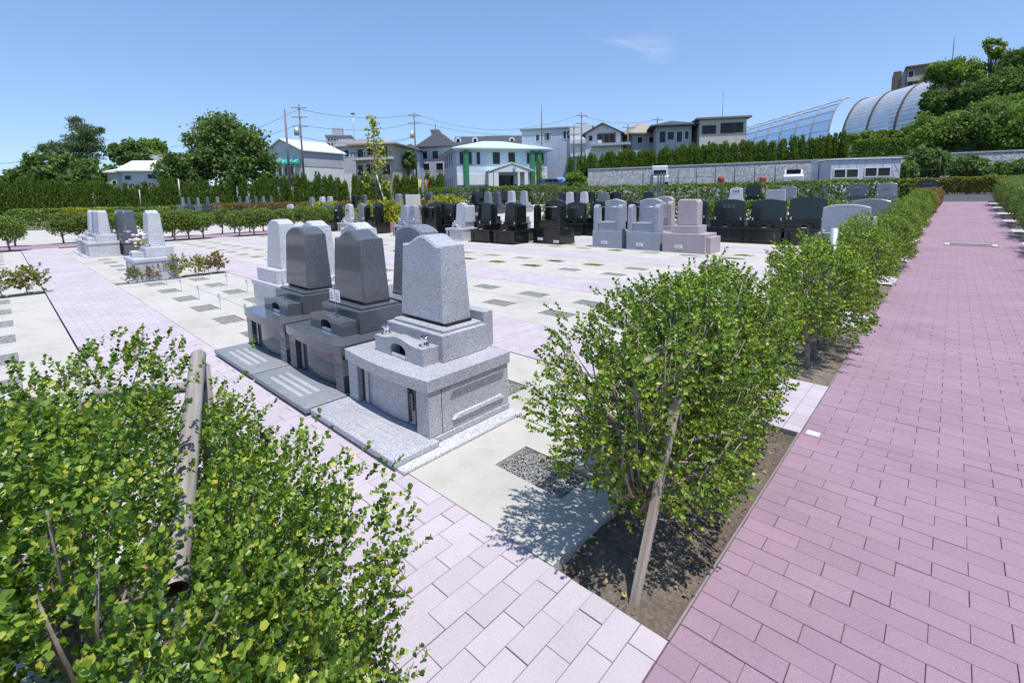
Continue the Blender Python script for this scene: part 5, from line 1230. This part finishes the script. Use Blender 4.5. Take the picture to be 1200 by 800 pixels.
# curved noise shelters above the hillside: ribs and panels
def shelter(name, label, d0, d1, nrib, lat, w, z0, z1, clear, rows, flip=False):
    root = empty(name, (0, 0, 0), 0, label, 'shelter'); ds = np.linspace(d0, d1, nrib)
    def pt(d, t, off=0.0):
        a = t*math.pi/2
        x = lat+w*(1-math.cos(a)); zz = z0+(z1-z0)*math.sin(a); x += off*-math.cos(a); zz += off*math.sin(a)
        q = r2*x+f2*d; return (q[0], q[1], zz)
    T = np.linspace(0, 1, 13)
    for d in ds: MB().tube([pt(d, t, .06) for t in T], .16, 6).build('rib', M['wall_grey' if clear else 'eave_brown'], root)
    for i in range(nrib-1):
        for r in range(rows):
            t0, t1 = r/rows, (r+1)/rows-(.006 if not clear else .002); n = 3
            tt = np.linspace(t0, t1, n); Vp, Qp = [], []
            for d in (ds[i]+.12*np.sign(d1-d0), ds[i+1]-.12*np.sign(d1-d0)):
                for t in tt: Vp.append(pt(d, t, .0))
                for t in tt: Vp.append(pt(d, t, -.07))
            k = 2*n
            for j in range(n-1): Qp += [(j, j+1, k+j+1, k+j), (n+j, k+n+j, k+n+j+1, n+j+1)]
            Qp += [(0, k, k+n, n), (n-1, 2*n-1, k+2*n-1, k+n-1)]
            link('panel', np_mesh('panel', Vp, Qp), M['clear_sheet' if clear else 'shell_metal'], root)
            if clear: MB().tube([pt(ds[i], t0, .02), pt(ds[i+1], t0, .02)], .07, 5).build('purlin', M['wall_grey'], root)
    MB().tube([pt(ds[0], 1, .04), pt(ds[-1], 1, .04)], .12, 6).build('ridge_rail', M['wall_grey'], root)
shelter('noise_shelter', 'curved ribbed metal shell roof on the hillside', 72.5, 91, 4, 62.2, 4.6, 9.5, 18.6, False, 18)
shelter('noise_screen', 'curved clear panelled screen rising behind the conifers', 95, 136, 8, 62.4, 3.6, 11.5, 19.6, True, 6)

# ------------------------------------------------------------------ poles, wires, cars, fences
def utility_pole(px, py_top, py_bot, depth, label, arms=2, transformer=False, r=.15, zb=None):
    t = bg(px, py_top, depth); b0 = bg(px, py_bot, depth); zb = b0[2] if zb is None else zb
    root = empty('utility_pole', (t[0], t[1], zb), -YAW+.25, label, 'pole'); hgt = t[2]-zb
    MB().tube([(0, 0, 0), (0, 0, hgt)], [r, r*.62], 10).build('pole', M['pole_concrete'], root)
    for k in range(arms):
        a = MB().box(-.95, .95, -.14, -.04, hgt-.55-1.15*k, hgt-.43-1.15*k).build('crossarm', M['steel'], root)
        for x in (-.85, -.35, .35, .85): MB().tube([(x, -.09, hgt-.43-1.15*k), (x, -.09, hgt-.2-1.15*k)], [.05, .035], 6).build('insulator', M['wall_white'], a)
    if transformer: MB().tube([(-.45, -.1, hgt-3.9), (-.45, -.1, hgt-2.9)], .32, 12).build('transformer', M['galv'], root)
    return root
utility_pole(350, 122, 222, 60, 'utility pole with crossarms and transformer before the white workshop', 3, True)
utility_pole(485, 132, 212, 74, 'utility pole with crossarms between the houses left of the office', 2, True)
utility_pole(681.5, 132, 200, 72, 'tall utility pole with crossarms right of the blue clad building', 2)
utility_pole(672.5, 146, 200, 76, 'shorter utility pole beside the tall one by the blue clad building', 2)
utility_pole(736, 146, 190, 72, 'utility pole with a bright lamp between the white gabled house and its neighbour', 1)
utility_pole(770.5, 137, 180, 78, 'utility pole top behind the tan hip roof', 1)
def mast(px, py_top, py_bot, depth, r, label, mat='galv', head=False):
    t = bg(px, py_top, depth); b0 = bg(px, py_bot, depth); root = empty('mast', (t[0], t[1], b0[2]), -YAW, label, 'mast'); h = t[2]-b0[2]
    MB().tube([(0, 0, 0), (0, 0, h)], [r, r*.7], 8).build('shaft', M[mat], root)
    if head: MB().box(-.35, .35, -.2, .2, h+.001, h+.22, .03).build('lamp_head', M['frame_dark'], root)
    else: MB().box(-.04, .04, -.04, .04, h+.001, h+.15).build('cap', M['frame_dark'], root)
mast(333.5, 130, 219, 57, .16, 'plain thick pale pole left of the utility pole at the workshop', 'pole_concrete')
mast(413.5, 134, 175, 90, .05, 'thin lamp mast above the houses right of the workshop', 'steel', True)
mast(634.5, 125, 170, 78, .10, 'thin mast rising behind the office roof', 'pole_concrete')
mast(847.5, 110, 140, 72, .04, 'thin antenna mast on the boxy cream house', 'pole_concrete')
mast(209, 210, 230, 50, .07, 'short white pole in the conifer row at the left', 'wall_white')
mast(163, 222, 240, 50, .05, 'thin white pole in the conifer row below the small house', 'wall_white')
def wire(a, b, sag, label, r=.022):
    A_, B_ = bg(*a), bg(*b); pts = [A_*(1-t)+B_*t-np.array([0, 0, 4*sag*t*(1-t)]) for t in np.linspace(0, 1, 13)]
    o = MB().tube([p-A_ for p in pts], r, 4).build('power_line', M['wire_black']); o.location = A_; tag(o, label, 'wire', 'power lines between the poles')
for a, b, sg, lb in (((350, 128, 60), (485, 134, 74), .8, 'upper power line from the workshop pole to the next pole'), ((350, 146, 60), (485, 144, 74), .9, 'lower power line from the workshop pole to the next pole'),
                     ((485, 133, 74), (681, 134, 72), 2.4, 'power line sagging above the office roof'), ((485, 142, 74), (681, 156, 72), 1.2, 'lower power line above the office roof'),
                     ((681, 135, 72), (770, 140, 78), .9, 'power line from the tall pole towards the tan roof'), ((350, 128, 60), (200, 172, 66), 1.0, 'power line running down left from the workshop pole'),
                     ((350, 146, 60), (190, 180, 66), .8, 'second power line running left from the workshop pole'), ((-30, 188, 54), (24, 189, 56), .3, 'dark cable crossing the sky at the left edge'),
                     ((350, 160, 60), (485, 160, 74), 1.0, 'lowest cable between the workshop pole and the next pole'), ((485, 160, 74), (430, 172, 72), .3, 'service cable dropping to the beige house')):
    wire(a, b, sg, lb)
# chain link fence posts before the stone wall
fa, fb_ = WA+wd*8-wnv*6.5, WB-wd*1-wnv*6.5; Lf = np.linalg.norm(fb_-fa)
fe = empty('wire_fence', (fa[0], fa[1], 2.1), math.atan2(wd[1], wd[0]), 'wire fence of thin dark posts in front of the stone wall', 'fence')
for k in range(15): MB().tube([(Lf*k/14, 0, 0), (Lf*k/14, 0, 2.3)], .042, 6).build('post', M['frame_dark'], fe)
for z in (1.2, 2.25): MB().tube([(0, 0, z), (Lf, 0, z)], .016, 5).build('rail', M['frame_dark'], fe)
def car(px, py, depth, yaw, body, label, z=None, van=False):
    p = bg(px, py, depth); z = p[2] if z is None else z; root = empty('parked_car', (p[0], p[1], z), -YAW+math.radians(yaw), label, 'car')
    w = .84; hh = 1.9 if van else 1.46
    prof = [(-2.0, .28), (2.0, .28), (2.05, .62), (1.95, .88), (1.0, .98), (-1.85, .98), (-2.05, .8)]
    MB().extr(prof, -w, w, .06).build('body', M[body], root)
    cab = [(-1.8, .985), (1.05, .985), (.45, hh-.03), (.2, hh), (-1.35, hh), (-1.6, hh-.06)] if not van else [(-2.0, .985), (1.6, .985), (1.15, hh-.05), (.9, hh), (-1.95, hh), (-2.02, hh-.06)]
    cb = MB().extr(cab, -w*.9, w*.9, .06).build('cabin', M[body], root)
    for sy in (-1, 1):
        MB().box(-1.25, -.25, sy*w*.9-.008, sy*w*.9+.008, 1.04, hh-.12, .004).build('side_window', M['glass_dark'], cb); MB().box(-.15, .55, sy*w*.9-.008, sy*w*.9+.008, 1.04, hh-.14, .004).build('side_window', M['glass_dark'], cb)
    ws = MB().box(-.6, .6, -.01, .012, 0, .5, .004).xf(Matrix.Translation((1.02 if not van else 1.55, 0, 1.03)) @ Matrix.Rotation(math.radians(90), 4, 'Z') @ Matrix.Rotation(math.radians(38 if not van else 22), 4, 'X')).build('windscreen', M['glass_dark'], cb)
    MB().box(-.6, .6, -.012, .012, 0, .42, .004).xf(Matrix.Translation((-1.80 if not van else -2.03, 0, 1.04)) @ Matrix.Rotation(math.radians(90), 4, 'Z') @ Matrix.Rotation(math.radians(-18 if not van else -1), 4, 'X')).build('rear_window', M['glass_dark'], cb)
    for sx in (-1.25, 1.28):
        for sy in (-1, 1):
            t = MB().tube([(sx, sy*(w-.17), .30), (sx, sy*(w+.01), .30)], .30, 16).build('wheel', M['tyre'], root); MB().tube([(sx, sy*(w+.005), .30), (sx, sy*(w+.02), .30)], .18, 12).build('hub', M['chrome'], t)
    for sy in (-1, 1): MB().box(2.0, 2.06, sy*.66-.14, sy*.66+.14, .62, .76, .01).build('headlight', M['chrome'], root)
car(928, 217, 47, 62, 'car_white', 'white car parked before the stone wall by the cabin', None)
car(772, 217, 50, 75, 'car_white', 'white van parked behind the dark upright posts', None, True)
car(648, 222, 66, 8, 'car_blue', 'dark blue car parked at the right corner of the office', None)
tp = bg(657, 220, 68); tag(MB().loft([[(-.9*k, -.6*k, z), (.9*k, -.6*k, z), (.8*k, .6*k, z), (-.8*k, .6*k, z)] for z, k in ((0, 1), (.7, .98), (1.2, .8), (1.5, .35))]).build('tarp_heap', M['tarp_blue'], None, tuple(tp)), 'light blue covered heap behind the dark blue car', 'heap')
for px, lb in ((844.5, 'left red drum by the wire fence'), (893.5, 'right red drum by the wire fence')):
    p = bg(px, 219, 50); o = MB().loft([[(r*math.cos(t), r*math.sin(t), z) for t in np.arange(14)*math.pi/7] for z, r in ((0, .30), (.06, .33), (.4, .32), (.44, .34), (.8, .32), (1.0, .33), (1.02, .28))], True, True).build('red_drum', M['red_paint']); o.location = p; tag(o, lb, 'drum')
for px, py, d, c, lb in ((499.5, 219, 52, 'red_paint', 'tall red banner standing before the conifers left of the office'), (491, 216, 52, 'petal_yellow', 'pale yellow banner left of the red one')):
    p = bg(px, 224, d); root = empty('banner', (p[0], p[1], p[2]-.4), -YAW+.3, lb, 'banner'); MB().tube([(0, 0, 0), (0, 0, 1.7)], .02, 6).build('rod', M['frame_white'], root)
    MB().loft([[(.02, -.01, z), (.26+.05*math.sin(z*5), -.01+.05*math.sin(z*4), z), (.26+.05*math.sin(z*5), .01+.05*math.sin(z*4), z), (.02, .01, z)] for z in np.linspace(.8, 1.65, 7)]).build('cloth', M[c], root)
p = bg(484, 231, 36); nb = empty('notice_board', (p[0], p[1], gz(p[1])), -YAW, 'pale wooden notice board among the distant tombs', 'board')
for x in (-.5, .5): MB().box(x-.04, x+.04, -.03, .03, 0, 1.6).build('post', M['stake_wood'], nb)
MB().box(-.56, .56, -.06, -.031, .7, 1.55, .01).build('panel', M['wall_cream'], nb)
tag(MB().box(-.9, .9, -.2, .2, 0, .45, .01).build('brick_planter', M['brick_red'], None, (*bg(446, 252, 23)[:2], 0)), 'low red brick planter under the yellow leaved bushes', 'planter')
# litter on the soil under the near bushes
g = np.random.default_rng(77)
for (x0, x1, y0, y1, n) in ((-1.08, -.65, 1.42, 3.2, 120),):
    P = np.stack([g.uniform(x0, x1, n), g.uniform(y0, y1, n), np.full(n, -.018)], 1); Vv, Qq = leaves(P, np.tile([[0, 0, 1.]], (n, 1))+g.normal(0, .25, (n, 3)), 1, .02, .004, g, 1.2, (1.2, 1.5))
    o = link('leaf_litter', np_mesh('leaf_litter', Vv, Qq), M['leaf_litter']); tag(o, 'dry fallen leaves on the soil below the tall bush', 'leaf litter', None, 'stuff')
